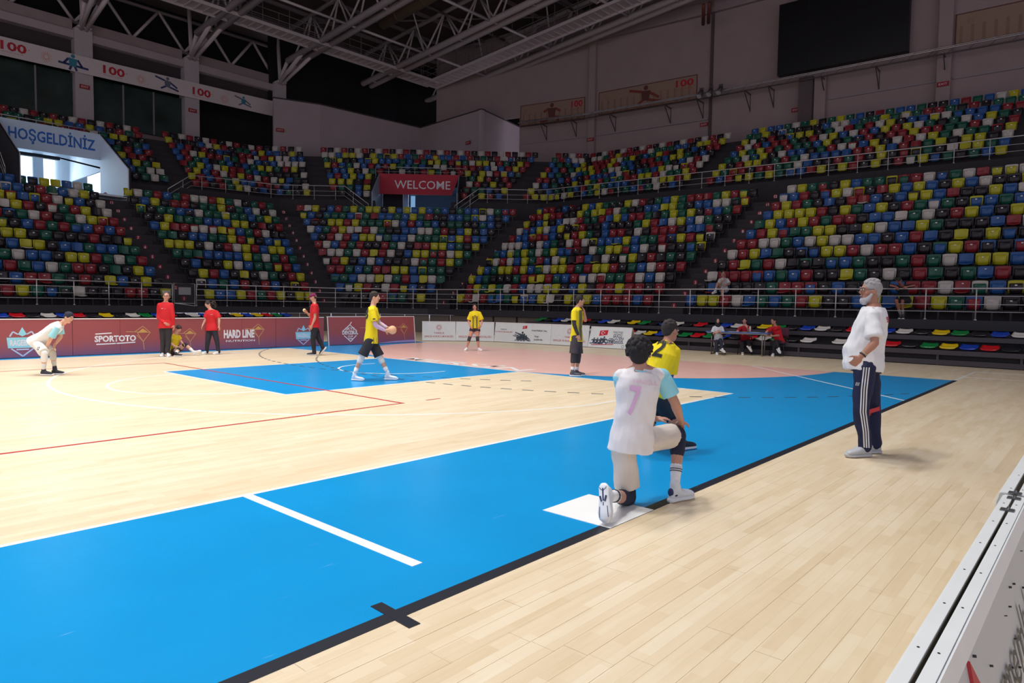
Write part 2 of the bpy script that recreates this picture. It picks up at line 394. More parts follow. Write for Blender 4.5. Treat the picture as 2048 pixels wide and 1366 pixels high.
# every seat place in the bowl
AISLE_HALF = .72
seats = []     # (x,y,z,angle,colour pan,colour back,open,descr)
def pick():
    return random.choices(CNAME, (18, 19, 17, 12, 15, 20))[0]
def row_seats(i, idx, z, s0, s1, gap0, gap1, info, top=False):
    a = P(i, s0, idx); b = P(i, s1, idx); L_ = (b-a).length-gap0-gap1
    if L_ < .5: return
    t = (b-a).normalized(); n = int(L_/(.485 if info[0] == 'low' else .515)+.02); st = L_/n; ang = math.atan2(t.y, t.x)   # face the court
    for q in range(n):
        p = a+t*(gap0+st*(q+.5)); c = pick(); cb = c if random.random() < .88 else pick()
        if top: c = cb = ('red', 'black', 'white')[q % 3]
        op = random.random() < (.10 if not top else 0)
        seats.append((p.x, p.y, z, ang, c, cb, op, info, q, n))
for k in range(1, 13):
    for i in range(5):
        row_seats(i, k-1, ztread(k), 0, 1, 0 if i == 0 else AISLE_HALF, AISLE_HALF if i < 4 else .3, ('low', i, k))
UA = {0: [.18], 1: [.45], 2: [.165, .87], 3: [.65], 4: [.56]}
for m in range(9):
    idx = 14.25+m
    for i, a, b in upper_ranges(idx):
        cuts = [a]+[u for u in UA[i] if a < u < b]+[b]
        for q in range(len(cuts)-1):
            g0 = .65 if cuts[q] in UA[i] else (.35 if cuts[q] > 0 else 0); g1 = .65 if cuts[q+1] in UA[i] else (.35 if cuts[q+1] < 1 else 0)
            row_seats(i, idx, zup(m), cuts[q], cuts[q+1], g0, g1, ('up', i, m+1), top=(m == 8 and i < 4 and not (i == 3 and cuts[q] >= .6)))
def project(x, y, z):
    dv = Vector((x, y, z))-Vector(CAM); dz = dv.dot(Fv)
    if dz < .1: return None
    return 1024+F_PX*dv.dot(R2)/dz, 683-F_PX*dv.dot(U2)/dz, dz
order = []
for n_, s in enumerate(seats):
    q = project(s[0], s[1], s[2]+.6)
    if q and -10 < q[0] < 2058: order.append((q[2], n_))
order.sort()
ORD = ['first', 'second', 'third', 'fourth', 'fifth', 'sixth', 'seventh', 'eighth', 'ninth', 'tenth']
def nth(n):
    if n <= 10: return ORD[n-1]
    return f"{n}{'st' if n % 10 == 1 and n != 11 else 'nd' if n % 10 == 2 and n != 12 else 'rd' if n % 10 == 3 and n != 13 else 'th'}"
BLOCK = {0: 'row below the bright entrance', 1: 'row beside the bright entrance', 2: 'row of the corner block', 3: 'row behind the goal area', 4: 'row behind the bearded man'}
chosen = set(n_ for _, n_ in order[:252])
rest = MB(); restm = [SM[c] for c in CNAME]+[PLATE, BRK]; ci = {c: i for i, c in enumerate(CNAME)}
# templates for the joined mass of far seats
def tmpl(fn):
    mb = MB(); fn(mb); return np.array([tuple(v) for v in mb.v]), mb.f
T_back, T_pan, T_open, T_pf, T_po, T_br = [tmpl(f) for f in (back_shape, pan_folded, pan_open, plate_f, plate_o, bracket)]
def put(T, x, y, z, ang, mi):
    v, f = T; c, s_ = math.cos(ang), math.sin(ang)
    w = np.empty_like(v); w[:, 0] = x+v[:, 0]*c-v[:, 1]*s_; w[:, 1] = y+v[:, 0]*s_+v[:, 1]*c; w[:, 2] = z+v[:, 2]
    n = len(rest.v); rest.v += w.tolist(); rest.f += [tuple(i+n for i in q) for q in f]; rest.mi += [mi]*len(f)
NOSEAT = []
for n_, (x, y, z, ang, c, cb, op, info, q, n) in enumerate(seats):
    # row direction runs so that +x of the seat is against the travel of q; back of seat is away from the court
    if n_ in chosen:
        i, k = info[1], info[2]
        if i == 0: where = f'{nth(n-q)} left of the stairs'
        elif i == 4 or i == 3 or i == 2: where = f'{nth(q+1)} right of the stairs'
        else: where = f'{nth(q+1)} right of the stairs'
        col = (c if c == cb else f'{c} and {cb}')
        lab = f"{col} {'folded-down' if op else 'tipped-up'} seat, {where}, {nth(k)} {BLOCK[i]}"
        o = empty('stadium_seat', lab, 'seat', 'tip-up seats in the lower tier', loc=(x, y, z), rz=ang)
        link('backrest', ME['back', cb], o); link('seat', ME['open' if op else 'pan', c], o)
        if random.random() < .62: link('number_plate', ME['po' if op else 'pf'], o)
        link('bracket', ME['br'], o)
    else:
        put(T_back, x, y, z, ang, ci[cb]); put(T_open if op else T_pan, x, y, z, ang, ci[c])
        if random.random() < .5: put(T_po if op else T_pf, x, y, z, ang, 6)
        if info[0] == 'low': put(T_br, x, y, z, ang, 7)
tag(rest.build('stadium_seats', restm, smooth=False), 'far rows of multicoloured tip-up seats up both tiers of the bowl', 'seats', kind='stuff')

# aisle stairs of the lower tier with red numbered plates
REDP = mat('red_plate', (150, 26, 44), .5); WTX = mat('white_lettering', (235, 232, 232), .5); GTX = mat('dim_white_lettering', (200, 196, 196), .5)
ST = {1: 'left', 2: 'centre left', 3: 'centre right', 4: 'right'}
for i in (1, 2, 3, 4):
    p1 = V[i]; dv = D[i].normalized(); side = Vector((-dv.y, dv.x))
    st = empty('stairs', {1: 'dark stairs with numbered red plates right of the bright entrance', 2: 'dark stairs with numbered red plates left of the corner block', 3: 'dark stairs with numbered red plates right of the corner block', 4: 'dark stairs with numbered red plates left of the bearded man'}[i], 'stairs', 'numbered stairs of the lower tier')
    for k in range(1, 13):
        a = p1+D[i]*(k-.5); z = ztread(k)
        if k < 12:
            mb = MB(); c0 = a-dv*.14; mb.obox((*c0, z+.13), (*(side*.6), 0), (*(dv*.14), 0), (0, 0, .13)); mb.build('step', STEPM, st)
        c1 = a-dv*(.0 if k < 12 else .0); pl = Plane((*(c1-dv*.012), z+.36), (*(-side if True else side), 0), (0, 0, 1))
        if pl.n.dot(Vector((*dv, 0))) > 0: pl = Plane((*(c1-dv*.012), z+.36), (*side, 0), (0, 0, 1))
        pt = pl.poly('number_plate', [(.115*math.cos(t*math.pi/6), .115*math.sin(t*math.pi/6)) for t in range(12)], REDP, st, 0, .01)
        pl.text(str(k), 0, -.07, .14, WTX, pt, name='numeral', d=.014, bold=.02)

# ------------------------------------------------------------------ hand rails
def rail(label, pts, h, mids, spacing=1.35, r=.024, group='steel hand rails', closed_ends=True):
    o = empty('handrail', label, 'railing', group)
    pts = [Vector(p) for p in pts]
    L_ = [0]
    for a, b in zip(pts, pts[1:]): L_.append(L_[-1]+(b-a).length)
    def at(d_):
        for q in range(len(pts)-1):
            if d_ <= L_[q+1]+1e-6: return pts[q].lerp(pts[q+1], (d_-L_[q])/max(1e-6, L_[q+1]-L_[q]))
        return pts[-1]
    mb = MB(); mb.tube([p+Vector((0, 0, h)) for p in pts], r, 8); mb.build('top_rail', STEEL, o, True)
    for f_ in mids:
        mb = MB(); mb.tube([p+Vector((0, 0, h*f_)) for p in pts], r*.5, 6); mb.build('rail', STEEL, o, True)
    n = max(1, round(L_[-1]/spacing))
    for q in range(n+1):
        p = at(L_[-1]*q/n); mb = MB(); mb.tube([p, p+Vector((0, 0, h))], r*.8, 6)
        mb.tube([p, p+Vector((0, 0, .03))], r*1.9, 8); mb.build('post', STEEL, o, True)
    return o
def onrail(i, s, z=1.24): q = P(i, s, -1.0); return (q.x, q.y, z)
MIDS = (.27, .5, .76)
rail('steel hand rail along the front of the lower tier, left of the gate', [onrail(0, .2), onrail(0, .925)], 1.0, MIDS)
rail('long steel hand rail curving along the lower tier behind the players', [onrail(0, .985+.015), onrail(1, .96), onrail(2, .02), onrail(2, .97), onrail(3, .03), onrail(3, .97), onrail(4, .03), onrail(4, .66)], 1.0, MIDS)
# gate beside the left rail
MESH = mat('gate_mesh_wire', (90, 88, 88), .5, .6)
def gate(label, a, b):
    g = empty('gate', label, 'gate'); a = Vector(a); b = Vector(b); z = Vector((0, 0, 1))
    mb = MB(); mb.tube([a, a+z*1.02, b+z*1.02, b, a+z*.12], .022, 6); mb.tube([a+z*.12, b+z*.12], .02, 6); mb.build('gate_frame', STEEL, g, True)
    mb = MB(); n = 26
    for q in range(1, n): p = a.lerp(b, q/n); mb.bar(p+z*.14, p+z*1.0, .004, .004)
    for q in range(1, 16): mb.bar(a+z*(.14+.86*q/16), b+z*(.14+.86*q/16), .004, .004)
    tag(mb.build('wire_mesh', MESH, g), kind='stuff')
    t = (b-a).normalized(); nn = Vector((t.y, -t.x, 0)); c = a.lerp(b, .5)+nn*.03+z*.68
    mb = MB(); mb.obox(c, t*.27, nn*.004, z*.17); mb.build('notice_sheet', mat('grey_notice', (150, 148, 148), .6), g)
gate('mesh gate with grey notice between the two left hand rails', onrail(0, .93), onrail(0, .995))
gate('mesh gate with grey notice at the right end of the lower tier', onrail(4, .668), onrail(4, .73))
rail('short steel hand rail right of the right-end gate', [onrail(4, .74), onrail(4, .99)], 1.0, MIDS)
def onup(i, s, dz=0, idx=13.1): q = P(i, s, idx); return (q.x, q.y, 8.35+dz)
UM = (.3, .62)
def sx(i, x, idx):
    a = P(i, 0, idx).x; b = P(i, 1, idx).x; return (x-a)/(b-a)
rail('upper tier hand rail left of the bright entrance', [onup(0, .2), onup(0, sx(0, PORTX[0]-.5, 13.1)), (PORTX[0]-.45, 37.9, 7.3)], .92, UM)
rail('upper tier hand rail from bright entrance to WELCOME entrance', [(5.2, 37.6, 7.2), (6.9, 38.4, 8.35), onup(1, .98), onup(2, .02), onup(2, .25), (*P(2, .34, 12.2), 7.1)], .92, UM)
rail('upper tier hand rail running right from the WELCOME entrance', [(*P(2, .68, 12.2), 7.1), onup(2, .76), onup(2, .86), onup(2, .97), onup(3, .03), onup(3, .98), onup(4, .03), onup(4, .95)], .92, UM)
q = [(x, 44.6, 11.5) for x in (-4.0, 4.6)]
rail('hand rail above the HOŞGELDİNİZ sign', q, .8, UM, .9)
a, b = P(2, .36, 17.9), P(2, .66, 17.9); rail('hand rail above the WELCOME sign', [(*a, 10.5), (*b, 10.5)], .8, UM, .9)
# ------------------------------------------------------------------ walls
PLW = mat('grey_plaster', (150, 132, 132), .85, var=.05, scale=1.2)
PLR = mat('brown_grey_plaster', (158, 138, 136), .85, var=.05, scale=1.0)
PLL = mat('pale_plaster', (168, 152, 154), .85, var=.04, scale=1.0)
COLM = mat('column_paint', (176, 164, 166), .8, var=.04)
DARKW = mat('dark_void_wall', (21, 17, 19), .95)  # near-black colour carries the shade of the open recess under the roof
CAPM = mat('wall_capping', (150, 138, 138), .7)
def vwall(mb, a, b, z0, z1, th=.25, side=1):
    a = Vector(a[:2]); b = Vector(b[:2]); t = (b-a).normalized(); n = Vector((-t.y, t.x))*th*side
    mb.hexa([(*a, z0), (*b, z0), (*(b+n), z0), (*(a+n), z0), (*a, z1), (*b, z1), (*(b+n), z1), (*(a+n), z1)] if side > 0 else
            [(*(a+n), z0), (*(b+n), z0), (*b, z0), (*a, z0), (*(a+n), z1), (*(b+n), z1), (*b, z1), (*a, z1)])
# left side wall: columns, glazing, beam
CX = [-11.0, -3.75, 3.62, 10.68, 17.8]
LW = empty('wall_left', kind='structure')
mb = MB(); vwall(mb, (-14, 47.6), (18.3, 47.6), 12.0, 13.35); mb.build('parapet', PLW, LW)
mb = MB(); vwall(mb, (-14, 49.5), (18.3, 49.5), 12, 25); mb.build('back_wall', DARKW, LW)
for x in CX:
    mb = MB(); mb.box(x-.53, x+.53, 46.9, 47.9, 12.4, 19.3); mb.build('column', COLM, LW)
for a, b in zip(CX, CX[1:]):
    mb = MB(); mb.box(a+.53, b-.53, 47.0, 47.7, 18.62, 19.12); mb.build('beam', PLL, LW)
    mb = MB(); mb.box(a+.53, b-.53, 47.3, 47.9, 19.12, 19.9); mb.build('beam', PLW, LW)
    mb = MB(); mb.box(a+.53, b-.53, 47.6, 47.9, 17.4, 18.62); mb.build('recess_shade', mat('recess_shade_tone', (60, 52, 54), .9), LW)  # dark block stands in for the shade in the gap above the banner
GLS = mat('dark_green_glazing', (42, 56, 52), .12, var=.5, scale=.6)
MUL = mat('grey_mullion', (120, 118, 118), .5)
for n_, (a, b) in enumerate(zip(CX, CX[1:])):
    if n_ == 3: continue
    w = empty(f'window_{n_+1}', kind='structure')
    k = 3; xs_ = [a+.53+(b-a-1.06)*q/k for q in range(k+1)]
    for q in range(k):
        mb = MB(); mb.box(xs_[q]+.03, xs_[q+1]-.03, 47.45, 47.47, 13.35, 16.4); mb.build('pane', GLS, w)
        if q: mb = MB(); mb.box(xs_[q]-.05, xs_[q]+.05, 47.38, 47.5, 13.35, 16.4); mb.build('mullion', MUL, w)
# the long banner under the beam
def C(n_, rgb, r=.6): return mat(n_, rgb, r, var=.03)
CLOTH = C('off_white_banner', (206, 192, 190)); RED1 = C('banner_red', (178, 22, 40)); ORL = C('emblem_orange', (206, 120, 104)); TEALB = C('athlete_teal', (40, 120, 140)); NAVY = C('athlete_navy', (30, 44, 96)); GRYF = C('athlete_grey', (96, 100, 116))
bn = empty('wall_banner', 'long off-white banner with red 100 emblems across the left columns', 'banner')
bp_ = Plane((-10, 46.78, 16.28), (1, 0, 0), (0, 0, 1))
bp_.poly('cloth', [(0, 0), (27.4, .22), (27.4, 1.42), (14, 1.22), (0, 1.2)], CLOTH, bn, -.02, 0)
def emblem(pl, x, y, r, m, parent, name='emblem'):
    segs = []
    for q in range(16):
        t = q*math.pi/8
        segs.append(((x+r*.45*math.cos(t), y+r*.45*math.sin(t)), (x+r*math.cos(t+.15), y+r*math.sin(t+.15))))
        segs.append(((x+r*.42*math.cos(t), y+r*.42*math.sin(t)), (x+r*.42*math.cos(t+.4), y+r*.42*math.sin(t+.4))))
    return pl.lines(name, segs, r*.07, m, parent)
def athlete(pl, x, y, s, kind, ms, parent):
    """small flat figure of an athlete: head, torso, limbs"""
    m1, m2 = ms; o = []
    pl.poly('figure', [(x+.12*s*math.cos(t*math.pi/5), y+.86*s+.12*s*math.sin(t*math.pi/5)) for t in range(10)], m1, parent, 0, .006)
    pl.poly('figure', [(x-.2*s, y+.25*s), (x+.16*s, y+.22*s), (x+.25*s, y+.7*s), (x-.25*s, y+.74*s)], m1, parent, 0, .005)
    if kind == 'lift': L = [((x-.25*s, y+.68*s), (x-.5*s, y+.35*s)), ((x+.25*s, y+.68*s), (x+.5*s, y+.3*s)), ((x-.8*s, y+.34*s), (x+.85*s, y+.26*s)), ((x-.1*s, y+.25*s), (x-.2*s, y)), ((x+.1*s, y+.25*s), (x+.2*s, y))]
    elif kind == 'run': L = [((x+.2*s, y+.68*s), (x+.5*s, y+.5*s)), ((x-.2*s, y+.68*s), (x-.5*s, y+.55*s)), ((x, y+.25*s), (x-.45*s, y+.05*s)), ((x-.45*s, y+.05*s), (x-.7*s, y+.1*s)), ((x+.1*s, y+.25*s), (x+.4*s, y+.2*s)), ((x+.4*s, y+.2*s), (x+.35*s, y-.02*s))]
    else: L = [((x-.2*s, y+.68*s), (x-.9*s, y+.85*s)), ((x+.2*s, y+.6*s), (x+.7*s, y+.3*s)), ((x, y+.3*s), (x+.8*s, y+.1*s)), ((x-.1*s, y+.3*s), (x-.5*s, y+.05*s))]
    pl.lines('figure', L, .13*s, m2, parent, .004)
for x in (.6, 8.9, 14.55, 20.5): 
    bp_.text('100', x+.75, .48, .52, RED1, bn, w=1.35, bold=.03); bp_.text('GENÇLİK VE SPOR', x+.75, .33, .06, RED1, bn, w=1.2)
    bp_.poly('crescent_star', [(x+1.6, .72), (x+1.68, .76), (x+1.62, .8)], RED1, bn)
    emblem(bp_, x+2.55, .62, .33, ORL, bn)
athlete(bp_, 12.95, .16, 1.05, 'lift', (TEALB, NAVY), bn); athlete(bp_, 18.9, .3, .95, 'fight', (GRYF, NAVY), bn); athlete(bp_, 24.6, .42, .8, 'swim', (TEALB, GRYF), bn)
# corner parapet walls
Z_T = 17.33
ray_pts = {548: (16.05, 44.86), 640: (19.38, 43.57), 838: (29.29, 42.80), 958: (28.55, 34.33), 1034: (34.69, 35.58)}
cwp = [ray_pts[k] for k in (548, 640, 838, 958, 1034)]
CWO = empty('wall_corner', kind='structure')
for a, b in zip(cwp, cwp[1:]):
    mb = MB(); vwall(mb, a, b, 11.5, Z_T, .3, 1); mb.build('wall_panel', PLL, CWO)
    mb = MB(); vwall(mb, (a[0]-.03, a[1]-.03), (b[0]-.03, b[1]-.03), Z_T, Z_T+.1, .4, 1); mb.build('capping', mat('dark_capping', (60, 54, 54), .8), CWO)
mb = MB(); vwall(mb, (17.0, 47.2), (30, 47.2), 11, 25.5); vwall(mb, (30, 47.2), (37, 34), 11, 25.5); S(mb, 'wall_far_corner', DARKW)
# right wall
WC, WD, WE, WF, WG, WH = (32.3, 33.5), (33.8, 27.2), (34.8, 19), (35.4, 8), (36.1, -5), (36.8, -20)
RW = empty('wall_right', kind='structure')
for a, b in ((WC, WD), (WD, WE), (WE, WF), (WF, WG), (WG, WH)):
    mb = MB(); vwall(mb, a, b, 11.5, 27, .3, 1); mb.build('wall_panel', PLR, RW)
mb = MB(); vwall(mb, (30.3, 41.8), WC, 17.4, 27, .3, 1); mb.build('wall_panel', PLR, RW)
def wallpt(px_y, off=0.0):
    """point on the right wall line at world Y"""
    pts = (WC, WD, WE, WF, WG, WH)
    for a, b in zip(pts, pts[1:]):
        if b[1] <= px_y <= a[1]:
            s = (a[1]-px_y)/(a[1]-b[1]); x = a[0]+(b[0]-a[0])*s; t = Vector((b[0]-a[0], b[1]-a[1])).normalized(); n = Vector((t.y, -t.x))
            if n.x > 0: n = -n
            return Vector((x, px_y))+n*off
    return Vector((WH[0], px_y))
def wbox(y0, y1, z0, z1, o0, o1, m, name, parent):
    a, b = wallpt(y0, o0), wallpt(y1, o0); c, d_ = wallpt(y1, o1), wallpt(y0, o1)
    mb = MB(); mb.hexa([(*a, z0), (*b, z0), (*c, z0), (*d_, z0), (*a, z1), (*b, z1), (*c, z1), (*d_, z1)]); return mb.build(name, m, parent)
wbox(27.3, 26.7, 11.5, 22.6, 0, .35, PLR, 'pilaster', RW)
wbox(17.55, 17.35, 11.5, 22.6, 0, .12, mat('wall_joint', (84, 72, 72), .8), 'pilaster', RW)
wbox(11.2, 10.35, 11.5, 16.6, 0, .7, mat('shaded_column', (96, 82, 82), .85), 'column', RW); wbox(10.3, 9.6, 11.5, 16.6, 0, .45, PLR, 'column', RW)  # first column has its shade put into a darker plaster colour
wbox(3.5, 2.8, 11.5, 22.6, 0, .45, PLR, 'column', RW)
for a, b in ((33.3, 27.4), (26.6, 17.6), (9.5, 3.6), (2.7, -14)): wbox(a, b, 15.05, 15.17, 0, .08, CAPM, 'ledge', RW)
for a, b in ((33.3, 27.4), (26.6, 17.6), (17.3, 2.8)): wbox(a, b, 22.5, 23.3, 0, .3, PLW, 'top_beam', RW)
# picture banners on the right wall
SAND = C('sand_banner', (150, 122, 104)); BRN = C('banner_brown', (96, 50, 42)); BR2 = C('banner_ochre', (136, 106, 88))
def rbanner(y0, y1, z0, z1, label, kind, hundred):
    a, b = wallpt(y0, .06), wallpt(y1, .06); w = (b-a).length; h = z1-z0
    o = empty('picture_banner', label, 'banner', 'athlete banners on the right wall')
    pl = Plane((*a, z0), (*(b-a), 0), (0, 0, 1))
    pl.poly('cloth', [(0, 0), (w, 0), (w, h), (0, h)], SAND, o, -.02, 0)
    pl.lines('cloth_border', [((0, .03), (w, .03)), ((0, h-.03), (w, h-.03)), ((.03, 0), (.03, h)), ((w-.03, 0), (w-.03, h))], .06, BRN, o)
    for q in range(int(w/.55)): pl.lines('pillar_motif', [((.3+q*.55, .12), (.3+q*.55, h*.6))], .16, BR2, o, .003)
    athlete(pl, w*.5, h*.1, h*.85, kind, (BRN, C('banner_rust', (128, 54, 40))), o)
    emblem(pl, w*.08, h*.72, h*.12, BR2, o)
    if hundred: pl.text('100', w*.87, h*.62, h*.27, RED1, o, w=w*.17, bold=.03); pl.text('GENÇLİK VE SPOR', w*.87, h*.5, .07, RED1, o, w=w*.16)
rbanner(33.4, 27.7, 16.5, 18.3, 'sand banner with running athlete in the corner of the right wall', 'run', True)
rbanner(26.5, 18.5, 16.65, 18.45, 'long sand banner with red 100 left of the wall joint', 'fight', True)
rbanner(2.72, -6.5, 16.95, 18.75, 'sand banner with wrestling athlete right of the black scoreboard', 'fight', False)
# scoreboard
sb = empty('scoreboard', 'large black video scoreboard hanging on the right wall', 'scoreboard')
SCRM = mat('black_screen', (9, 7, 11), .35, var=.02); SCF = mat('screen_joint', (22, 16, 22), .5)
a, b = wallpt(12.6, .75), wallpt(5.0, .75); w = (b-a).length
pl = Plane((*a, 17.0), (*(b-a), 0), (0, 0, 1))
mb = MB(); mb.hexa([pl.p(0, 0, -.55), pl.p(w, 0, -.55), pl.p(w, 0, 0), pl.p(0, 0, 0), pl.p(0, 4.6, -.55), pl.p(w, 4.6, -.55), pl.p(w, 4.6, 0), pl.p(0, 4.6, 0)]); mb.build('casing', SCF, sb)
for q in range(4):
    for r in range(3): pl.poly('screen_panel', [(w*q/4+.015, 4.6*r/3+.015), (w*(q+1)/4-.015, 4.6*r/3+.015), (w*(q+1)/4-.015, 4.6*(r+1)/3-.015), (w*q/4+.015, 4.6*(r+1)/3-.015)], SCRM, sb, 0, .02)
for q in (.15, .85):
    mb = MB(); mb.bar(pl.p(w*q, 4.6, -.3), pl.p(w*q, 6.2, -.3), .08, .08); mb.build('hanger', SCF, sb)
# service truss along the right wall with brackets and spotlights
TRS = mat('dull_metal', (92, 82, 80), .5, .4); TRB = mat('bright_tube', (190, 180, 178), .3, .7)
tr = empty('service_truss', 'triangular metal service truss running along the right wall', 'truss')
ys_ = [33, 27.2, 22.5, 17.4, 11.3, 8, 2.8, -5, -12]
for off, dz, m in ((.9, 0, TRS), (.9, .38, TRB), (1.25, .19, TRB)):
    mb = MB(); mb.tube([(*wallpt(y_, off), 16.35+dz) for y_ in ys_], .045, 8); mb.build('tube', m, tr, True)
for q in range(44):
    y_ = 32-q; a, b, c = wallpt(y_, .9), wallpt(y_-.5, .9), wallpt(y_-.25, 1.25)
    mb = MB(); mb.tube([(*a, 16.35), (*b, 16.73)], .015, 4); mb.tube([(*b, 16.73), (*c, 16.54)], .015, 4); mb.build('lattice_bar', TRS, tr)
for y_ in (31, 28.4, 25, 20.5, 18, 14.6, 13, 9.7, 6.6, 3.1, -1, -5):
    a, b = wallpt(y_, 0), wallpt(y_, 1.2); mb = MB(); mb.bar((*a, 16.3), (*b, 16.3), .06, .06); mb.bar((*a, 15.2), (*b, 16.25), .05, .05); mb.bar((*a, 15.1), (*a, 16.35), .05, .05); mb.build('bracket', TRS, tr)
for n_, y_ in enumerate((17.6, 16.9, 16.2)):
    c = wallpt(y_, 1.35); o = empty('spotlight', f"{('left', 'middle', 'right')[n_]} of three small spotlights clamped to the wall truss", 'spotlight', 'spotlights on the wall truss')
    mb = MB(); mb.tube([(*c, 16.75), (c.x-.25, c.y+.05, 16.35)], [.13, .2], 12); mb.build('lamp_housing', TRS, o, True)
    mb = MB(); mb.tube([(c.x-.252, c.y+.05, 16.35), (c.x-.27, c.y+.05, 16.33)], [.18, .18], 12); mb.build('lens', C('lamp_lens', (180, 176, 170), .2), o)
    mb = MB(); mb.bar((*c, 16.98), (*c, 16.6), .3, .02); mb.build('yoke', TRS, o)
EXR = C('exit_red', (150, 18, 30)); EXW = C('exit_white', (220, 210, 210))
def exit_sign(label, pl):
    o = empty('exit_sign', label, 'sign', 'small red exit signs'); pl.poly('plate', [(-.3, -.13), (.3, -.13), (.3, .13), (-.3, .13)], EXR, o, 0, .05); pl.text('EXIT', 0, -.06, .12, EXW, o, w=.42, d=.052)
for y_, lb in ((27.0, 'small red exit sign on the pilaster between the wall banners'), (17.9, 'small red exit sign left of the wall joint'), (11.5, 'small red exit sign beside the shaded column'), (3.15, 'small red exit sign on the wall column below the far right banner')):
    a, b = wallpt(y_+.3, .38 if y_ > 26 else (.5 if y_ < 4 else .03)), wallpt(y_-.3, .38 if y_ > 26 else (.5 if y_ < 4 else .03)); exit_sign(lb, Plane((*((a+b)/2), 14.75), (*(b-a), 0), (0, 0, 1)))
for x, lb in ((3.62, 'small red exit sign on the first white column'), (10.68, 'small red exit sign on the second white column')):
    exit_sign(lb, Plane((x, 46.88, 15.55), (1, 0, 0), (0, 0, 1)))
for (a, b, s, lb) in ((cwp[0], cwp[1], .15, 'small red exit sign at the left end of the corner wall'), (cwp[3], cwp[2], .2, 'small red exit sign at the right part of the corner wall')):
    a = Vector(a); b = Vector(b); c = a.lerp(b, s)-Vector((.12, .12)); t = (b-a) if b.x > a.x and a.y > b.y or (a == Vector(cwp[0])) else (a-b)
    exit_sign(lb, Plane((*c, 14.9), (*t, 0), (0, 0, 1)))

# ------------------------------------------------------------------ roof
RD = mat('roof_deck', (74, 60, 54), .9, var=.1, scale=.5)
STR = mat('grey_steel_tube', (196, 182, 182), .6, var=.04); STD = mat('dark_steel', (128, 114, 114), .7)
def zr(y): return 20.5+.085*(46-y) if y > 7.5 else 20.5+.085*(31+y)
ce = MB()
for y0, y1 in ((49.5, 7.5), (7.5, -24)): ce.hexa([(-30, y1, zr(y1)+3.1), (38, y1, zr(y1)+3.1), (38, y0, zr(y0)+3.1), (-30, y0, zr(y0)+3.1), (-30, y1, zr(y1)+3.3), (38, y1, zr(y1)+3.3), (38, y0, zr(y0)+3.3), (-30, y0, zr(y0)+3.3)])
S(ce, 'ceiling', RD)
TX = [-11.0, -3.75, 3.62, 10.68, 17.8, 25.0, 32.0]
for n_, x in enumerate(TX):
    o = empty('roof_truss', f"{nth(n_+1)} steel roof truss counted from the left, running across the hall", 'truss', 'main roof trusses')
    yy = [45, 7.5, -22]
    for s in (-.42, .42):
        mb = MB(); mb.tube([(x+s, y, zr(y)) for y in yy], .24, 10); mb.build('lower_chord', STR, o, True)
    mb = MB(); mb.tube([(x, y, zr(y)+2.7) for y in (47, 7.5, -22)], .17, 8); mb.build('upper_chord', STR, o, True)
    q = 0; y = 44.0
    while y > -4:
        a = (x-.42, y, zr(y)); c = (x+.42, y, zr(y)); b = (x, y-1.8, zr(y-1.8)+2.7); a2 = (x-.42, y-3.6, zr(y-3.6)); c2 = (x+.42, y-3.6, zr(y-3.6))
        for s_, e_ in ((a, b), (c, b), (b, a2), (b, c2)):
            mb = MB(); mb.tube([s_, e_], .075, 6); mb.build('brace', STR, o, True)
        mb = MB(); mb.tube([a, c], .08, 6); mb.build('tie', STR, o, True); y -= 3.6
    if x < 20:   # raking struts from the column head
        for s, yb, zb in ((-.42, 45, zr(45)), (.42, 45, zr(45)), (0, 47.3, zr(47)+2.7), (-.42, 42.6, zr(42.6)), (.42, 42.6, zr(42.6))):
            mb = MB(); mb.tube([(x+s*.35, 46.9, 19.3), (x+s, yb, zb)], .15, 8); mb.build('strut', STR, o, True)
        mb = MB(); mb.box(x-.4, x+.4, 46.6, 47.4, 19.3, 19.42); mb.build('bearing_plate', STR, o)
# edge truss above the left columns
eo = empty('edge_truss', 'zigzag steel truss above the left columns', 'truss')
for z in (20.0, 22.4):
    mb = MB(); mb.tube([(-12, 48, z), (30, 48, z)], .12, 8); mb.build('chord', STD, eo, True)
x = -11.0; up = False
while x < 29:
    mb = MB(); mb.tube([(x, 48, 20.0 if not up else 22.4), (x+1.8, 48, 22.4 if not up else 20.0)], .11, 6); mb.build('brace', STR, eo, True); x += 1.8; up = not up
# ties between trusses: horizontal bracing, diagonals
bo = empty('roof_bracing', 'steel bracing tubes between the roof trusses', 'bracing')
for y in (36.8, 29.6, 22.4, 15.2, 8):
    for a, b in zip(TX, TX[1:]):
        mb = MB(); mb.tube([(a+.42, y, zr(y)), (b-.42, y, zr(y))], .09, 6); mb.build('tie', STR, bo, True)
        mb = MB(); mb.tube([(a, y-1.8, zr(y)+2.7), (b, y-1.8, zr(y)+2.7)], .1, 6); mb.build('tie', STD, bo, True)
        mb = MB(); mb.tube([(a+.42, y, zr(y)), ((a+b)/2, y-1.8, zr(y)+2.7)], .06, 6); mb.build('brace', STR, bo, True)
        mb = MB(); mb.tube([(b-.42, y, zr(y)), ((a+b)/2, y-1.8, zr(y)+2.7)], .06, 6); mb.build('brace', STR, bo, True)
for n_, (a, b) in enumerate(zip(TX, TX[1:])):
    for y0, y1 in ((44, 36.8), (36.8, 29.6), (29.6, 22.4), (22.4, 15.2)):
        mb = MB(); mb.tube([(a, y0, zr(y0)+2.7), (b, y1, zr(y1)+2.7)], .07, 6); mb.build('brace', STD, bo, True)
for n_, y in enumerate(range(46, -4, -3)):
    mb = MB(); mb.bar((-29, y, zr(y)+2.98), (37, y, zr(y)+2.98), .18, .24); mb.build('purlin', STD, bo)
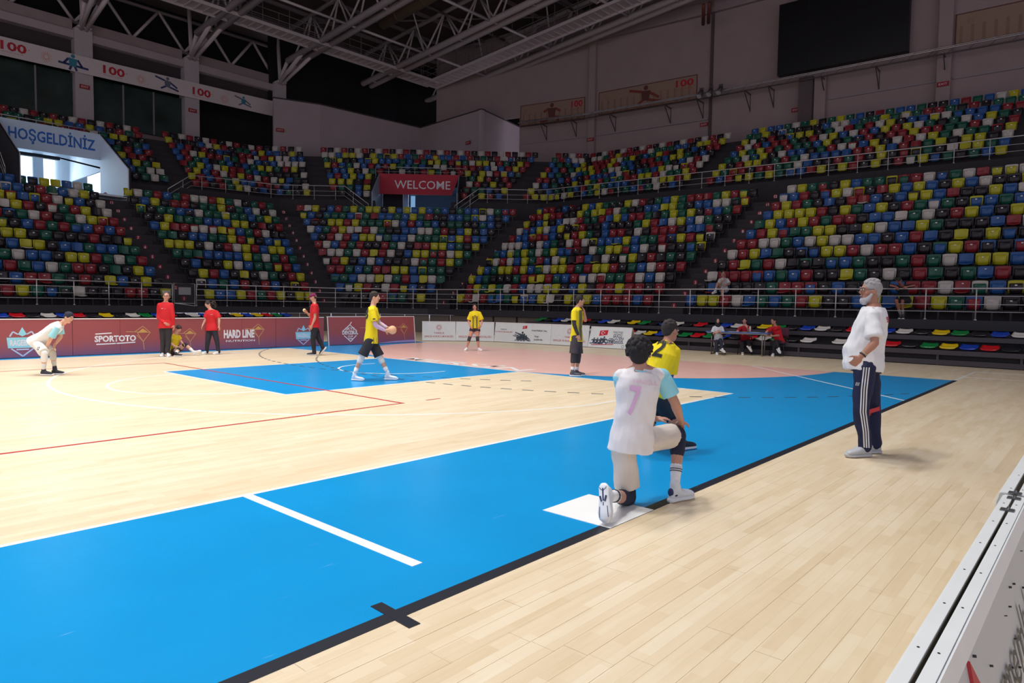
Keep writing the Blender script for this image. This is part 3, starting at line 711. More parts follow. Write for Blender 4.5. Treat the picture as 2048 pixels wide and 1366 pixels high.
# ventilation duct
du = empty('ventilation_duct', 'round ochre ventilation duct with elbow hanging in the roof', 'duct')
DU = mat('ochre_duct', (122, 100, 78), .6)
mb = MB(); mb.tube([(21.3, 38, zr(38)+1.7), (21.3, 14, zr(14)+1.7)], .45, 14); mb.build('duct_run', DU, du, True)
for y in range(15, 38, 3): mb = MB(); mb.tube([(21.3, y, zr(y)+1.7), (21.3, y+.08, zr(y)+1.7)], .48, 14); mb.build('joint_ring', DU, du, True)
mb = MB(); mb.tube([(21.3, 26, zr(26)+1.6), (21.3, 26, zr(26)+.9), (21.0, 25.8, zr(26)+.6)], .3, 12); mb.build('outlet', DU, du, True)
# catwalks
def catwalk(label, a, b, w=1.5):
    o = empty('catwalk', label, 'catwalk', 'catwalks under the roof'); a = Vector(a); b = Vector(b); t = (b-a).normalized(); L_ = (b-a).length
    sd = Vector((-t.y, t.x, 0)).normalized()*w/2; z = Vector((0, 0, 1))
    mb = MB(); mb.bar(a+z*.07, b+z*.07, w-.06, .02); mb.build('deck_plate', STR, o)
    mb = MB(); n = int(L_/.62)
    for q in range(n+1): p = a+t*(L_*q/n); mb.bar(p-sd, p+sd, .06, .10)
    tag(mb.build('grating', STR, o), kind='stuff')
    for s in (-1, 1):
        mb = MB(); mb.bar(a+sd*s, b+sd*s, .1, .22); mb.build('edge_beam', STR, o)
        for h in (.55, 1.05): mb = MB(); mb.tube([a+sd*s+z*h, b+sd*s+z*h], .03, 5); mb.build('rail', STD, o)
        m_ = int(L_/2)
        for q in range(m_+1): p = a+t*(L_*q/m_)+sd*s; mb = MB(); mb.bar(p, p+z*1.7, .04, .04); mb.build('hanger', STD, o)
catwalk('steel catwalk running parallel to the left wall under the roof', (-12, 41, 20.85), (29.2, 41, 20.85))
catwalk('steel catwalk running towards the right wall side under the roof', (29.2, 41.5, 20.8), (29.2, 8, 23.4))
catwalk('short steel catwalk crossing the trusses high above the court', (11, 22.4, 22.75), (28.6, 22.4, 22.75))
# red pipe end under the roof
mb = MB(); a = wallpt(17.4, 1.2); mb.tube([(a.x-2.2, a.y-1.2, 21.75), (a.x-.2, a.y-.2, 21.35)], .12, 8); mb.tube([(a.x-2.2, a.y-.8, 21.75), (a.x-.2, a.y+.2, 21.35)], .12, 8)
tag(mb.build('sprinkler_pipe', C('pipe_brown', (112, 54, 46)), smooth=True), 'pair of reddish pipes near the roof above the wall joint', 'pipe')

# ------------------------------------------------------------------ entrances in the bowl
PORTW = mat('entrance_white', (214, 222, 232), .6, var=.02); PORTD = mat('entrance_dark', (34, 32, 38), .8)
SKYP = mat('daylight_pane', (215, 238, 255), .5, emit=1.9)
def entrance(name, label, o, r, n, w, depth, zs, sgn, letters, lm, window_gaps, bright, wl_top):
    """o: floor point under the sign centre; r: right along the sign seen from court; n: outward"""
    o = Vector(o); r = Vector((*r, 0)).normalized(); n = Vector((*n, 0)).normalized(); z = Vector((0, 0, 1))
    E_ = empty(name, kind='structure'); zb, zsb, zst, zfront = zs
    def bx(nm, x0, x1, y0, y1, z0, z1, m, par=E_, sl=None):
        P_ = [o+r*x+n*y+z*(h-o.z) for h in (z0,) for x, y in ((x0, y0), (x1, y0), (x1, y1), (x0, y1))]
        T_ = [o+r*x+n*y+z*(h-o.z) for x, y, h in ((x0, y0, sl if sl else z1), (x1, y0, sl if sl else z1), (x1, y1, z1), (x0, y1, z1))]
        mb = MB(); mb.hexa(P_+T_); return mb.build(nm, m, par)
    h = w/2
    for s in (-1, 1):    # wing walls: white inside, dark outside
        a, b = (h, h+.06) if s > 0 else (-h-.06, -h)
        bx('wing_wall', a, b, -depth, .1, zb-.6, zst, PORTW, sl=zfront)
        a, b = (h+.06, h+.16) if s > 0 else (-h-.16, -h-.06)
        bx('wing_wall', a, b, -depth-.05, .1, zb-1.2, zst, PORTD, sl=zfront)
    bx('soffit', -h, h, .1, 9.5, zst-.12, zst-.02, PORTW); bx('corridor_floor', -h-.1, h+3.5, -depth, 9.5, zb-.1, zb, PORTW)
    mb = MB(); g_ = lambda x, y, z_: o+r*x+n*y+z*(z_-o.z)
    mb.hexa([g_(h, .1, zsb-.5), g_(h+3.4, .1, zsb-.5), g_(h+3.4, 9.5, zst-.1), g_(h, 9.5, zst-.1), g_(h, .1, zsb-.4), g_(h+3.4, .1, zsb-.4), g_(h+3.4, 9.5, zst), g_(h, 9.5, zst)]); mb.build('soffit', PORTW, E_)
    bx('side_wall', -h-.1, -h, .1, 9.5, zb, zst, PORTW); bx('side_wall', h+3.4, h+3.5, .1, 9.5, zb, zst, PORTW, sl=zsb-.4); bx('side_wall', h, h+.1, .1, 9.5, zst-2.2, zst, PORTW)
    x = -h-.1
    for (g0, g1) in window_gaps:
        bx('end_wall', x, g0, 8.9, 9.2, zb, zst+.1, PORTW); x = g1
    bx('end_wall', x, h+3.5, 8.9, 9.2, zb, zst+.1, PORTW)
    for (g0, g1) in window_gaps: bx('window_pane', g0-.05, g1+.05, 9.22, 9.26, zb, zst+.1, bright)
    sg = empty('entrance_sign', label, 'sign', 'entrance signs')
    sp = Plane(o+z*(zsb-o.z)-n*.02, r, z); hh = zst-zsb
    q_ = [(-h, 0), (h, 0), (h, hh), (-h, hh)] if not wl_top else [(-h, .02), (h-.5, 0), (h+.08, hh), (-h, hh)]
    sp.poly('sign_board', q_, sgn, sg, -.08, 0)
    for t_, x_, y_, hh_, w_, m_ in letters: sp.text(t_, x_, y_, hh_, m_, sg, w=w_, bold=.022 if 'HO' in t_ else .004, d=.01)
    return E_, sp, sg
SW = mat('sign_white', (190, 205, 222), .6, var=.02); SRED = C('sign_red', (178, 24, 50)); LBL = C('letter_blue', (28, 96, 178)); LWH = C('letter_white', (226, 222, 222))
E1, sp, sg = entrance('entrance_left', 'white HOŞGELDİNİZ sign above the bright left entrance', ((PORTX[0]+PORTX[1])/2, 41.3, 7.3), (1, 0), (0, 1), PORTX[1]-PORTX[0], 4.4, (7.3, 9.88, 11.42, 8.85), SW,
    [('HOŞGELDİNİZ', .05, .52, .62, 4.3, LBL)], LBL, [(.3, 1.15), (1.75, 2.8), (4.4, 5.6)], SKYP, False)
mb = MB(); mb.box(-.6, 1.6, 44.9, 45.2, 10.15, 10.35); mb.build('lamp_housing', PORTD, E1)
area_light(.9, 45.5, 10.9, 4, 4, 40, 170, (.75, .88, 1.0), aim=(.9, 42, 7.4))  # added cool fill inside the left entrance, no fitting there
area_light(.6, 47.5, 9.6, 3.5, 2.4, 110, 150, (.68, .86, 1.0), aim=(.9, 38.5, 8.2))  # second added fill, boosts the window daylight on the wing walls
c2 = P(2, .51, 16.6); t2 = (P(2, 1, 17)-P(2, 0, 17)).normalized(); n2 = Vector((-t2.y, t2.x)); n2 = n2 if n2.x > 0 else -n2
SKY2 = mat('dim_daylight_pane', (150, 196, 236), .5, emit=.55)
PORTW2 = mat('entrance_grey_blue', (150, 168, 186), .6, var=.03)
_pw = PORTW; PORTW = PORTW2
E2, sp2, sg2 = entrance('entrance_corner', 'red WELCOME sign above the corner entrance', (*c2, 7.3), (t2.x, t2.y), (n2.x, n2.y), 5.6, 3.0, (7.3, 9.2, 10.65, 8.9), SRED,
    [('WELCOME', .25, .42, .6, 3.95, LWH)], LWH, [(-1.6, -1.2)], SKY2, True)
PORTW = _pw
for (x0, x1, m) in ((-1.25, -.9, C('pale_blue_post', (150, 190, 226))), (-2.75, -1.3, PORTD)):
    mb = MB(); A = [Vector((*c2, 7.3))+Vector((*t2, 0))*x+Vector((*n2, 0))*y for x, y in ((x0, 1.2), (x1, 1.2), (x1, 1.5), (x0, 1.5))]
    mb.hexa(A+[p+Vector((0, 0, 2.2)) for p in A]); mb.build('post', m, E2)
mb = MB(); A = [Vector((*c2, 7.3))+Vector((*t2, 0))*x+Vector((*n2, 0))*y for x, y in ((.6, .8), (2.7, .8), (2.7, 1.1), (.6, 1.1))]
mb.hexa(A+[p+Vector((0, 0, .75)) for p in A]); mb.build('red_counter', SRED, E2)
lp = Vector((*c2, 0))+Vector((*n2, 0))*4
area_light(lp.x, lp.y, 9.9, 3, 3, 130, 170, (.65, .82, 1.0), aim=(c2.x, c2.y, 7.6))  # unseen bluish fill added to brighten the corner entrance interior

# ------------------------------------------------------------------ retractable bleachers in front of the bowl
BLM = mat('bleacher_board', (40, 37, 42), .6); BLE = mat('bleacher_edge', (66, 62, 68), .45)
def bseat(x, y, z, ang, c, lab, grp):
    o = empty('bench_seat', lab, 'seat', grp, loc=(x, y, z), rz=ang)
    link('seat_shell', BS[c], o); link('foot', BSF, o); return o
BS = {}
for c in ('blue', 'red', 'yellow', 'white', 'green', 'black'):
    mb = MB(); g = []
    for y_, w_, z_ in ((.19, .17, .13), (.17, .205, .10), (.06, .215, .055), (-.12, .215, .05), (-.20, .20, .045), (-.215, .17, .01)):
        g.append([(w_*u, y_, z_+.02*abs(u)**3) for u in (-1, -.8, -.35, .35, .8, 1)])
    shell(mb, g, (0, 0, -.022)); 
    rgb = {'blue': (24, 66, 178), 'red': (206, 20, 34), 'yellow': (232, 196, 20), 'white': (220, 214, 206), 'green': (16, 128, 62), 'black': (28, 28, 34)}[c]
    me = bpy.data.meshes.new('seat_shell'); me.from_pydata(mb.v, [], mb.f); me.materials.append(mat(c+'_bench_plastic', rgb, .22, var=.03)); me.polygons.foreach_set('use_smooth', [True]*len(me.polygons)); me.update(); BS[c] = me
mb = MB(); mb.box(-.12, .12, -.08, .1, -.04, .04); BSF = bpy.data.meshes.new('foot'); BSF.from_pydata(mb.v, [], mb.f); BSF.materials.append(BRK)
bl = empty('retractable_bleacher', 'black retractable bleacher with flat coloured seats on the right', 'bleacher')
YB0, YB1 = -9.5, 14.6
for n_, (x0, x1, z) in enumerate(((10.5, 11.5, .42), (11.4, 12.35, .78), (12.3, 13.3, .86))):
    mb = MB(); mb.box(x0, x1, YB0, YB1, z-.06, z); mb.build('tread', BLM, bl)
    mb = MB(); mb.box(x0-.02, x0+.03, YB0, YB1, z-.12, z+.01); mb.build('nosing', BLE, bl)
    mb = MB(); mb.box(x0+.1, x0+.14, YB0, YB1, 0 if n_ == 0 else z-.42, z-.08); mb.build('riser', mat('bleacher_riser', (27, 25, 30), .7), bl)
mb = MB(); mb.box(10.53, 10.59, YB0, YB1, .02, .16); mb.build('kick_board', BLE, bl)
for y_ in np.arange(YB0+.5, YB1, 1.9):
    mb = MB(); mb.bar((10.55, y_, .38), (10.55, y_, 0), .06, .06); mb.build('leg', BLE, bl)
rs = 0
R1 = ['red', 'black', 'green', 'yellow', 'blue', 'red', 'black', 'blue', 'yellow', 'green']
R2_ = ['green', 'white', 'blue', 'black', 'green', 'red', 'black', 'yellow', 'white', 'blue']
ANG = -math.pi/2      # seat faces the court (towards -x)
for row, (xx, zz, y0, y1, st, colr) in enumerate(((10.97, .46, -8.79, 14.2, .48, R1), (11.95, .82, -8.9, 14.2, .48, R2_))):
    y = y0; k = 0; items = []
    while y < y1: items.append(y); y += st
    for q, y in enumerate(items):
        # fixed pattern near the bearded man, otherwise cycling
        j = round((-.15-y)/.48); FR = {0: 'red', 1: 'black', 2: 'green', 3: 'yellow', 4: 'blue', 5: 'red', 6: 'black', 7: 'blue', -4: 'red', -5: 'white', -6: 'black', -13: 'red', -14: 'green', -16: 'blue', -17: 'yellow', -18: 'white', -19: 'red'}
        if row == 0: c = FR.get(j, ['green', 'white', 'red', 'black', 'blue'][q % 5])
        else: c = ['black', 'white', 'blue', 'black', 'green', 'yellow', 'black', 'white', 'blue', 'black', 'red'][q % 11]
        if random.random() < .06: continue
        lab = f"{c} flat bench seat, {nth(q+1)} from the right end of the {'front' if row == 0 else 'second'} bleacher row"
        bseat(xx, y, zz, ANG, c, lab, f"flat seats on the {'front' if row == 0 else 'second'} bleacher row")
bl2 = empty('retractable_bleacher', 'black retractable bleacher behind the maroon boards on the left', 'bleacher')
for n_, (y0, y1, z) in enumerate(((21.8, 22.8, .42), (22.7, 23.9, .78), (23.9, 25.6, .86))):
    mb = MB(); mb.box(-12, 5.2, y0, y1, z-.06, z); mb.build('tread', BLM, bl2)
    mb = MB(); mb.box(-12, 5.2, y0-.03, y0+.02, z-.12, z+.01); mb.build('nosing', BLE, bl2)
    mb = MB(); mb.box(-12, 5.2, y0+.1, y0+.14, 0 if n_ == 0 else z-.42, z-.08); mb.build('riser', mat('bleacher_riser', (27, 25, 30), .7), bl2)
pat = ['blue', 'red', 'black', 'yellow', 'black', 'white', 'green', 'blue', 'red', 'black', 'white']
for q in range(32):
    x = -8.0+q*.42*1.0
    x = -9.2+q*.46
    if x > 5: break
    c = pat[q % 11] if q < 26 else ['red', 'green', 'blue', 'yellow'][q % 4]
    bseat(x, 23.2, .84, 0, c, f"{c} flat bench seat, {nth(q+1)} from the left, showing above the maroon boards", 'flat seats above the maroon boards')

# ------------------------------------------------------------------ advertising boards
MAR = None
def maroon():
    m = bpy.data.materials.new('maroon_print'); m.use_nodes = True; nt = m.node_tree; b = nt.nodes['Principled BSDF']
    ge = nt.nodes.new('ShaderNodeNewGeometry'); sp_ = nt.nodes.new('ShaderNodeSeparateXYZ'); nt.links.new(ge.outputs['Position'], sp_.inputs[0])
    n = nt.nodes.new('ShaderNodeTexNoise'); n.inputs['Scale'].default_value = 1.1; nt.links.new(ge.outputs['Position'], n.inputs['Vector'])
    ad = nt.nodes.new('ShaderNodeMath'); ad.operation = 'MULTIPLY_ADD'; nt.links.new(n.outputs['Fac'], ad.inputs[0]); ad.inputs[1].default_value = .5; nt.links.new(sp_.outputs['Z'], ad.inputs[2])
    rp = nt.nodes.new('ShaderNodeValToRGB'); e = rp.color_ramp.elements
    e[0].position = .25; e[0].color = (*[lin(v) for v in (132, 82, 112)], 1); e[1].position = .7; e[1].color = (*[lin(v) for v in (158, 78, 80)], 1)
    nt.links.new(ad.outputs[0], rp.inputs['Fac']); nt.links.new(rp.outputs['Color'], b.inputs['Base Color']); b.inputs['Roughness'].default_value = .4
    return m
MAR = maroon()
BEDGE = C('board_white_edge', (232, 228, 224), .4); SEAM = C('board_seam', (176, 128, 132)); GOLD = C('gold_print', (206, 160, 84)); GOLD2 = C('pale_gold_print', (196, 150, 110)); CYN = C('cyan_print', (150, 214, 228)); PWH = C('print_white', (232, 228, 232)); LILB = C('lilac_print', (190, 200, 226))
def star(pl, x, y, s, parent):
    """wire star with trailing lines"""
    P_ = [(x-.52*s, y+.28*s), (x+.5*s, y+.22*s), (x+.02*s, y-.42*s), (x+.0*s, y+.62*s), (x-.3*s, y+.05*s), (x+.08*s, y-1.0*s)]
    pl.poly('star_print', [(x-.36*s, y+.2*s), (x+.42*s, y+.2*s), (x+.1*s, y+.42*s), (x, y+.5*s)], GOLD, parent, 0, .003)
    pl.lines('star_print', [((x-1.1*s, y+.3*s), P_[1]), (P_[0], (x, y+.66*s)), ((x, y+.66*s), P_[1]), ((x-.36*s, y+.2*s), P_[2]), (P_[1], P_[2]), (P_[2], P_[5]), ((x-.4*s, y+.05*s), (x+.02*s, y-.42*s))], .045*s, GOLD2, parent, .004)
def shield(pl, x, y, s, parent, txt):
    pl.poly('shield_print', [(x-.5*s, y+.16*s), (x+.5*s, y+.16*s), (x+.46*s, y-.24*s), (x-.46*s, y-.24*s)], CYN, parent, 0, .003)
    pl.poly('shield_print', [(x-.14*s, y+.28*s), (x, y+.55*s), (x+.14*s, y+.28*s), (x, y+.2*s)], CYN, parent, 0, .003)
    pl.lines('shield_print', [((x-.4*s, y+.2*s), (x-.3*s, y+.38*s)), ((x-.3*s, y+.38*s), (x-.14*s, y+.28*s)), ((x+.4*s, y+.2*s), (x+.3*s, y+.38*s)), ((x+.3*s, y+.38*s), (x+.14*s, y+.28*s)),
        ((x-.36*s, y-.26*s), (x, y-.56*s)), ((x+.36*s, y-.26*s), (x, y-.56*s)), ((x-.2*s, y-.3*s), (x+.2*s, y-.3*s))], .05*s, LILB, parent, .004)
    pl.text(txt, x, y-.15*s, .22*s, PWH, parent, w=.8*s, bold=.03, d=.005)
def panelboard(name, label, a, b, h, face, edge, n_panels, art, th=.05, lean=0.0, group=None, both=False):
    """a: left end as seen from the court, b: right end; the printed face looks to the court (-normal side)"""
    a = Vector((*a, 0)); b = Vector((*b, 0)); r = (b-a); L_ = r.length; r.normalize()
    back = Vector((-r.y, r.x, 0)); z = Vector((0, 0, 1)); up = (z*math.cos(lean)+back*math.sin(lean))
    o = empty(name, label, 'board', group)
    pl = Plane(a, r, up)
    for q in range(n_panels):
        x0, x1 = L_*q/n_panels, L_*(q+1)/n_panels
        mb = MB(); g = .003
        mb.hexa([pl.p(x0+g, .02, 0), pl.p(x1-g, .02, 0), pl.p(x1-g, .02, -th), pl.p(x0+g, .02, -th), pl.p(x0+g, h, 0), pl.p(x1-g, h, 0), pl.p(x1-g, h, -th), pl.p(x0+g, h, -th)])
        mb.build('panel', face, o)
    mb = MB(); mb.hexa([pl.p(0, h, .008), pl.p(L_, h, .008), pl.p(L_, h, -th), pl.p(0, h, -th), pl.p(0, h+.025, .008), pl.p(L_, h+.025, .008), pl.p(L_, h+.025, -th), pl.p(0, h+.025, -th)]); mb.build('top_edge', edge, o)
    for x in (L_*.12, L_*.88):    # rear stays
        mb = MB(); p0 = pl.p(x, h*.85, -th); mb.bar(p0, Vector((p0.x, p0.y, 0))+back*.38, .04, .04); mb.build('stay', BRK, o)
    art(pl, L_, h, o)
    return o
A0, A1, A2_ = (-13.2, 15.42), (-7.25, 15.42), (-4.35, 15.46)
def art_rage(pl, L_, h, o): shield(pl, L_-.74, .42, .62, o, 'RAGEBALL'); pl.lines('seam', [((L_-.76, .02), (L_-.76, h))], .012, SEAM, o, .002)
panelboard('advertising_board', 'maroon board with cyan shield emblem behind the bending player', (-10.2, 15.4), (-6.005, 15.42), .97, MAR, BEDGE, 2, lambda pl, L_, h, o: shield(pl, 3.10, .42, .66, o, 'RAGEBALL'), group='maroon boards along the far sideline')
def art_sport(pl, L_, h, o):
    pl.text('SPORTOTO', L_*.45, .36, .16, PWH, o, w=1.04, bold=.04); 
    pl.lines('swoosh', [((L_*.45-.50, .57), (L_*.45-.1, .59)), ((L_*.45+.02, .30), (L_*.45+.50, .32)), ((L_*.45-.48, .29), (L_*.45, .3))], .03, PWH, o)
    star(pl, L_*.45+.70, .50, .40, o)
panelboard('advertising_board', 'maroon SPORTOTO board with gold star print', (-6.0, 15.42), (-3.705, 15.44), .97, MAR, BEDGE, 2, art_sport, group='maroon boards along the far sideline')
panelboard('advertising_board', 'maroon board with gold star between the two red-shirted referees', (-3.70, 15.44), (-2.505, 15.45), .97, MAR, BEDGE, 1, lambda pl, L_, h, o: star(pl, L_*.62, .44, .36, o), group='maroon boards along the far sideline')
def art_hard(pl, L_, h, o):
    pl.text('HARD LINE', L_*.46, .37, .24, PWH, o, w=1.0, bold=.05); pl.text('NUTRITION', L_*.48, .24, .06, PWH, o, w=.95, bold=.02); star(pl, L_*.46+.64, .52, .40, o)
panelboard('advertising_board', 'maroon HARD LINE board right of the curly-haired referee', (-2.50, 15.45), (-.185, 15.46), .97, MAR, BEDGE, 2, art_hard, group='maroon boards along the far sideline')
panelboard('advertising_board', 'maroon board with shield emblem behind the capped referee', (-.18, 15.46), (1.62, 15.46), .97, MAR, BEDGE, 1, lambda pl, L_, h, o: shield(pl, L_*.56, .40, .60, o, 'RAGEBALL'), group='maroon boards along the far sideline')
def art_sky(pl, L_, h, o):
    x = .9; pl.lines('shield_print', [((x-.3, .5), (x, .72)), ((x, .72), (x+.28, .5)), ((x-.26, .34), (x, .12)), ((x, .12), (x+.26, .34)), ((x-.12, .22), (x+.12, .22)), ((x, .72), (x+.08, .82))], .03, PWH, o)
    pl.text('DEVZBUL', x, .38, .13, PWH, o, w=.66, bold=.04); pl.text('SKYS', x, .54, .09, PWH, o, w=.38, bold=.03); pl.text('CUP', x, .27, .07, PWH, o, w=.22, bold=.03)
    star(pl, 1.72, .5, .36, o); star(pl, 3.3, .5, .38, o)
    pl.poly('tarpaulin_fold', [(1.9, .02), (3.78, .02), (3.78, .11), (2.9, .09)], C('lilac_fold', (168, 150, 200)), o, 0, .02)
    pl.lines('edge_strip', [((.01, 0), (.01, h)), ((L_-.01, 0), (L_-.01, h))], .03, BEDGE, o, .01)
panelboard('advertising_board', 'slanting maroon board at the end nearest the white boards', (1.72, 15.32), (5.55, 15.22), 1.0, MAR, BEDGE, 1, art_sky, lean=.10, group='maroon boards along the far sideline')
BW = C('board_white', (226, 230, 230), .35); RPT = C('print_red', (190, 60, 78)); GPT = C('print_grey', (70, 74, 80)); NPT = C('print_navy', (44, 46, 92)); FLR = C('flag_red', (204, 28, 52)); FIG = C('print_figures', (60, 72, 84))
def flag(pl, x, y, s, o):
    pl.poly('flag_print', [(x-.5*s, y-.3*s), (x+.45*s, y-.16*s), (x+.5*s, y+.34*s), (x-.45*s, y+.26*s)], FLR, o, 0, .004)
    pl.lines('crescent_print', [((x-.1*s+.15*s*math.cos(t), y+.03*s+.15*s*math.sin(t)), (x-.1*s+.15*s*math.cos(t+.45), y+.03*s+.15*s*math.sin(t+.45))) for t in np.arange(.8, 5.3, .45)], .06*s, BW, o, .007)
    pl.poly('star_print', [(x+.1*s+(.08 if q % 2 == 0 else .035)*s*math.cos(q*math.pi/5), y+.05*s+(.08 if q % 2 == 0 else .035)*s*math.sin(q*math.pi/5)) for q in range(10)], BW, o, 0, .008)
def art_min(pl, L_, h, o, x=None):
    x = L_/2 if x is None else x
    emblem(pl, x, .56, .13, RPT, o); pl.text('TARSUS', x, .30, .07, RPT, o, w=.42, bold=.01); pl.text('GENÇLİK VE SPOR İL MÜDÜRLÜĞÜ', x, .16, .07, RPT, o, w=min(1.5, L_*.86), bold=.01)
def art_soldiers(pl, L_, h, o):
    pl.text('TARSUS', L_*.16, .50, .05, NPT, o, w=.3, bold=.01); pl.text('VE SPOR İL MÜDÜRLÜĞÜ', L_*.17, .40, .05, RPT, o, w=.85, bold=.01)
    x = L_*.5; flag(pl, x+.12, .63, .22, o)
    for dx, s in ((-.2, .26), (-.08, .3), (.03, .4), (.12, .32), (.22, .26)): athlete(pl, x+dx, .08, s, 'fight', (FIG, GRYF), o)
    pl.text('memleket ise,', L_*.80, .50, .07, GPT, o, w=.72, bold=.02); pl.text('hep', L_*.76, .27, .07, GPT, o, w=.2, bold=.02); pl.text('peşinde', L_*.79, .15, .07, GPT, o, w=.4, bold=.02)
def art_guc(pl, L_, h, o):
    x = L_*.34; art_min(pl, L_, h, o, L_*.13) if False else None
    flag(pl, x, .56, .36, o)
    for dx in (-.36, -.22, -.08, .06): athlete(pl, x+dx, .15, .24 if dx < 0 else .3, 'run', (FIG, NPT), o)
    pl.text('STA', x+.33, .2, .12, FIG, o, w=.3, bold=.02); pl.lines('underline', [((x-.45, .11), (x+.48, .16))], .03, RPT, o)
    x2 = L_*.68; pl.text("TÜRKİYE'NİN", x2, .58, .07, GPT, o, w=.42, shear=.2); pl.text('GÜCÜ', x2, .42, .13, NPT, o, w=.36, shear=.2, bold=.02); pl.text('GENÇLİĞİ', x2-.04, .25, .14, NPT, o, w=.62, shear=.2, bold=.02); pl.lines('underline', [((x2-.4, .2), (x2+.3, .215))], .02, NPT, o)
    pl.lines('seal_print', [((L_*.85+.05*math.cos(t), .1+.05*math.sin(t)), (L_*.85+.05*math.cos(t+.6), .1+.05*math.sin(t+.6))) for t in np.arange(0, 6.2, .6)], .01, GPT, o)
WG_ = 'white ministry boards behind the goal area'
wb = [(6.35, 15.75), (7.42, 14.92), (8.45, 13.75), (8.72, 11.05), (8.78, 9.35), (8.82, 7.62)]
panelboard('advertising_board', 'white ministry board next to the maroon board end', wb[0], wb[1], .78, BW, BEDGE, 1, art_min, lean=.12, group=WG_)
panelboard('advertising_board', 'white ministry board behind the long-haired girl, left part', wb[1], wb[2], .78, BW, BEDGE, 1, art_min, lean=.12, group=WG_)
panelboard('advertising_board', 'white board with flag, figures and grey slogan right of the girl', wb[2], wb[3], .78, BW, BEDGE, 1, art_soldiers, lean=.12, group=WG_)
panelboard('advertising_board', 'white board with pale red ministry text behind the pensive player', wb[3], wb[4], .78, BW, BEDGE, 1, art_min, lean=.12, group=WG_)
ob = panelboard('advertising_board', 'white A-frame end board with flag and GENÇLİĞİ slogan', wb[4], wb[5], .78, BW, BEDGE, 1, art_guc, lean=.30, group=WG_)
mb = MB(); a = Vector((wb[4][0], wb[4][1], 0)); b = Vector((wb[5][0], wb[5][1], 0)); sh = Vector((.24, 0, .76)); 
mb.hexa([a+Vector((.52, 0, 0)), b+Vector((.52, 0, 0)), b+Vector((.56, 0, 0)), a+Vector((.56, 0, 0)), a+sh, b+sh, b+sh+Vector((.04, 0, 0)), a+sh+Vector((.04, 0, 0))]); mb.build('rear_panel', C('rear_panel_tan', (176, 164, 146)), ob)

# ------------------------------------------------------------------ foreground A-frame board
def aframe(label, x0, x1, y_l, y_r, z, slot, group, art, fx=1.0):
    o = empty('advertising_board', label, 'board', group)
    EW = C('frame_white', (236, 240, 240), .35); FG = C('board_grey_face', (204, 206, 202), .5); m_ = (y_l+y_r)/2; th = .031
    for s, ya in ((1, y_l), (-1, y_r)):      # s=1 panel leans towards the court
        top_o = ya; top_i = ya-s*((y_l-y_r-slot)/2); foot = ya+s*.20
        mb = MB(); mb.hexa([(x0, foot, 0), (x1, foot, 0), (x1, foot-s*.035, 0), (x0, foot-s*.035, 0), (x0, top_o, z), (x1, top_o, z), (x1, top_i, z), (x0, top_i, z)] if s < 0 else
                          [(x0, foot-s*.035, 0), (x1, foot-s*.035, 0), (x1, foot, 0), (x0, foot, 0), (x0, top_i, z), (x1, top_i, z), (x1, top_o, z), (x0, top_o, z)]); mb.build('panel', FG, o)
        t0, t1 = sorted((top_o, top_i)); mb = MB(); mb.box(x0, x1, t0, t1, z, z+.004); mb.build('top_frame', EW, o)
        sl = Vector((0, foot-top_o, -z)).normalized(); nn = Vector((0, s, 0)); a = Vector((x0, top_o, z)); b = Vector((x1, top_o, z))
        mb = MB(); P_ = [a, b, b+sl*.055, a+sl*.055]; mb.hexa([p+nn*.001 for p in P_]+[p+nn*.006 for p in P_] if s > 0 else [p+nn*.006 for p in P_]+[p+nn*.001 for p in P_]); mb.build('frame_lip', EW, o)
    mb = MB(); mb.box(x0+.05, x1-.02, m_-.0085, m_-.002, z-.05, z-.018); mb.build('hinge_rod', C('brass_rod', (150, 132, 96), .4), o)
    HG = mat('hinge_steel', (120, 122, 124), .35, .7); SCW = C('screw_black', (30, 30, 34))
    for hx in (x0+.01, x1-.27, x1-.05)[0 if x0 < -9.5 else 0:]:
        mb = MB(); mb.box(hx-.022, hx+.022, m_-.022, m_+.022, z+.004, z+.008); mb.tube([(hx-.022, m_, z+.01), (hx+.022, m_, z+.01)], .005, 6); mb.build('hinge', HG, o)
    for hx in np.arange(x0+.1, x1, .31):
        for yy in (m_+.022, m_-.018):
            mb = MB(); mb.tube([(hx, yy, z+.004), (hx, yy, z+.0052)], .0032, 6); mb.build('screw', SCW, o)
    pl = Plane((x1, y_r-.006, z), (-1, 0, 0), (0, .20, z)); pl2 = Plane((x0, y_r, z), (1, 0, 0), Vector((0, .2, z)))
    art(pl2, o); return o
def art_near(pl, o):
    GT = C('slogan_grey', (78, 76, 74)); SP = C('speck_dark', (60, 60, 60))
    pl.text('memleket', 1.15, -.315, .145, GT, o, w=.93, align='LEFT', d=.008)
    pl.poly('flag_print', [(.69, -.40), (.96, -.40), (.94, -.16), (.865, -.06), (.855, -.11), (.82, -.122), (.73, -.10)], C('near_red', (196, 62, 66)), o, 0, .008)
    rnd = random.Random(3)
    for q in range(22):
        x, y = rnd.uniform(.4, 2.2), -rnd.uniform(.07, .32); s = rnd.uniform(.0015, .0035)
        pl.poly('scuff', [(x-s, y-s*.6), (x+s, y-s), (x+s*.8, y+s), (x-s, y+s*.7)], SP, o, 0, .0075)
aframe('near white A-frame board with grey slogan and red print', -10.62, -8.19, -4.793, -4.864, .78, .011, 'white A-frame boards beside the camera', art_near)
aframe('next white A-frame board, just beyond the near one', -8.17, -5.9, -4.778, -4.872, .784, .02, 'white A-frame boards beside the camera', lambda pl, o: None)
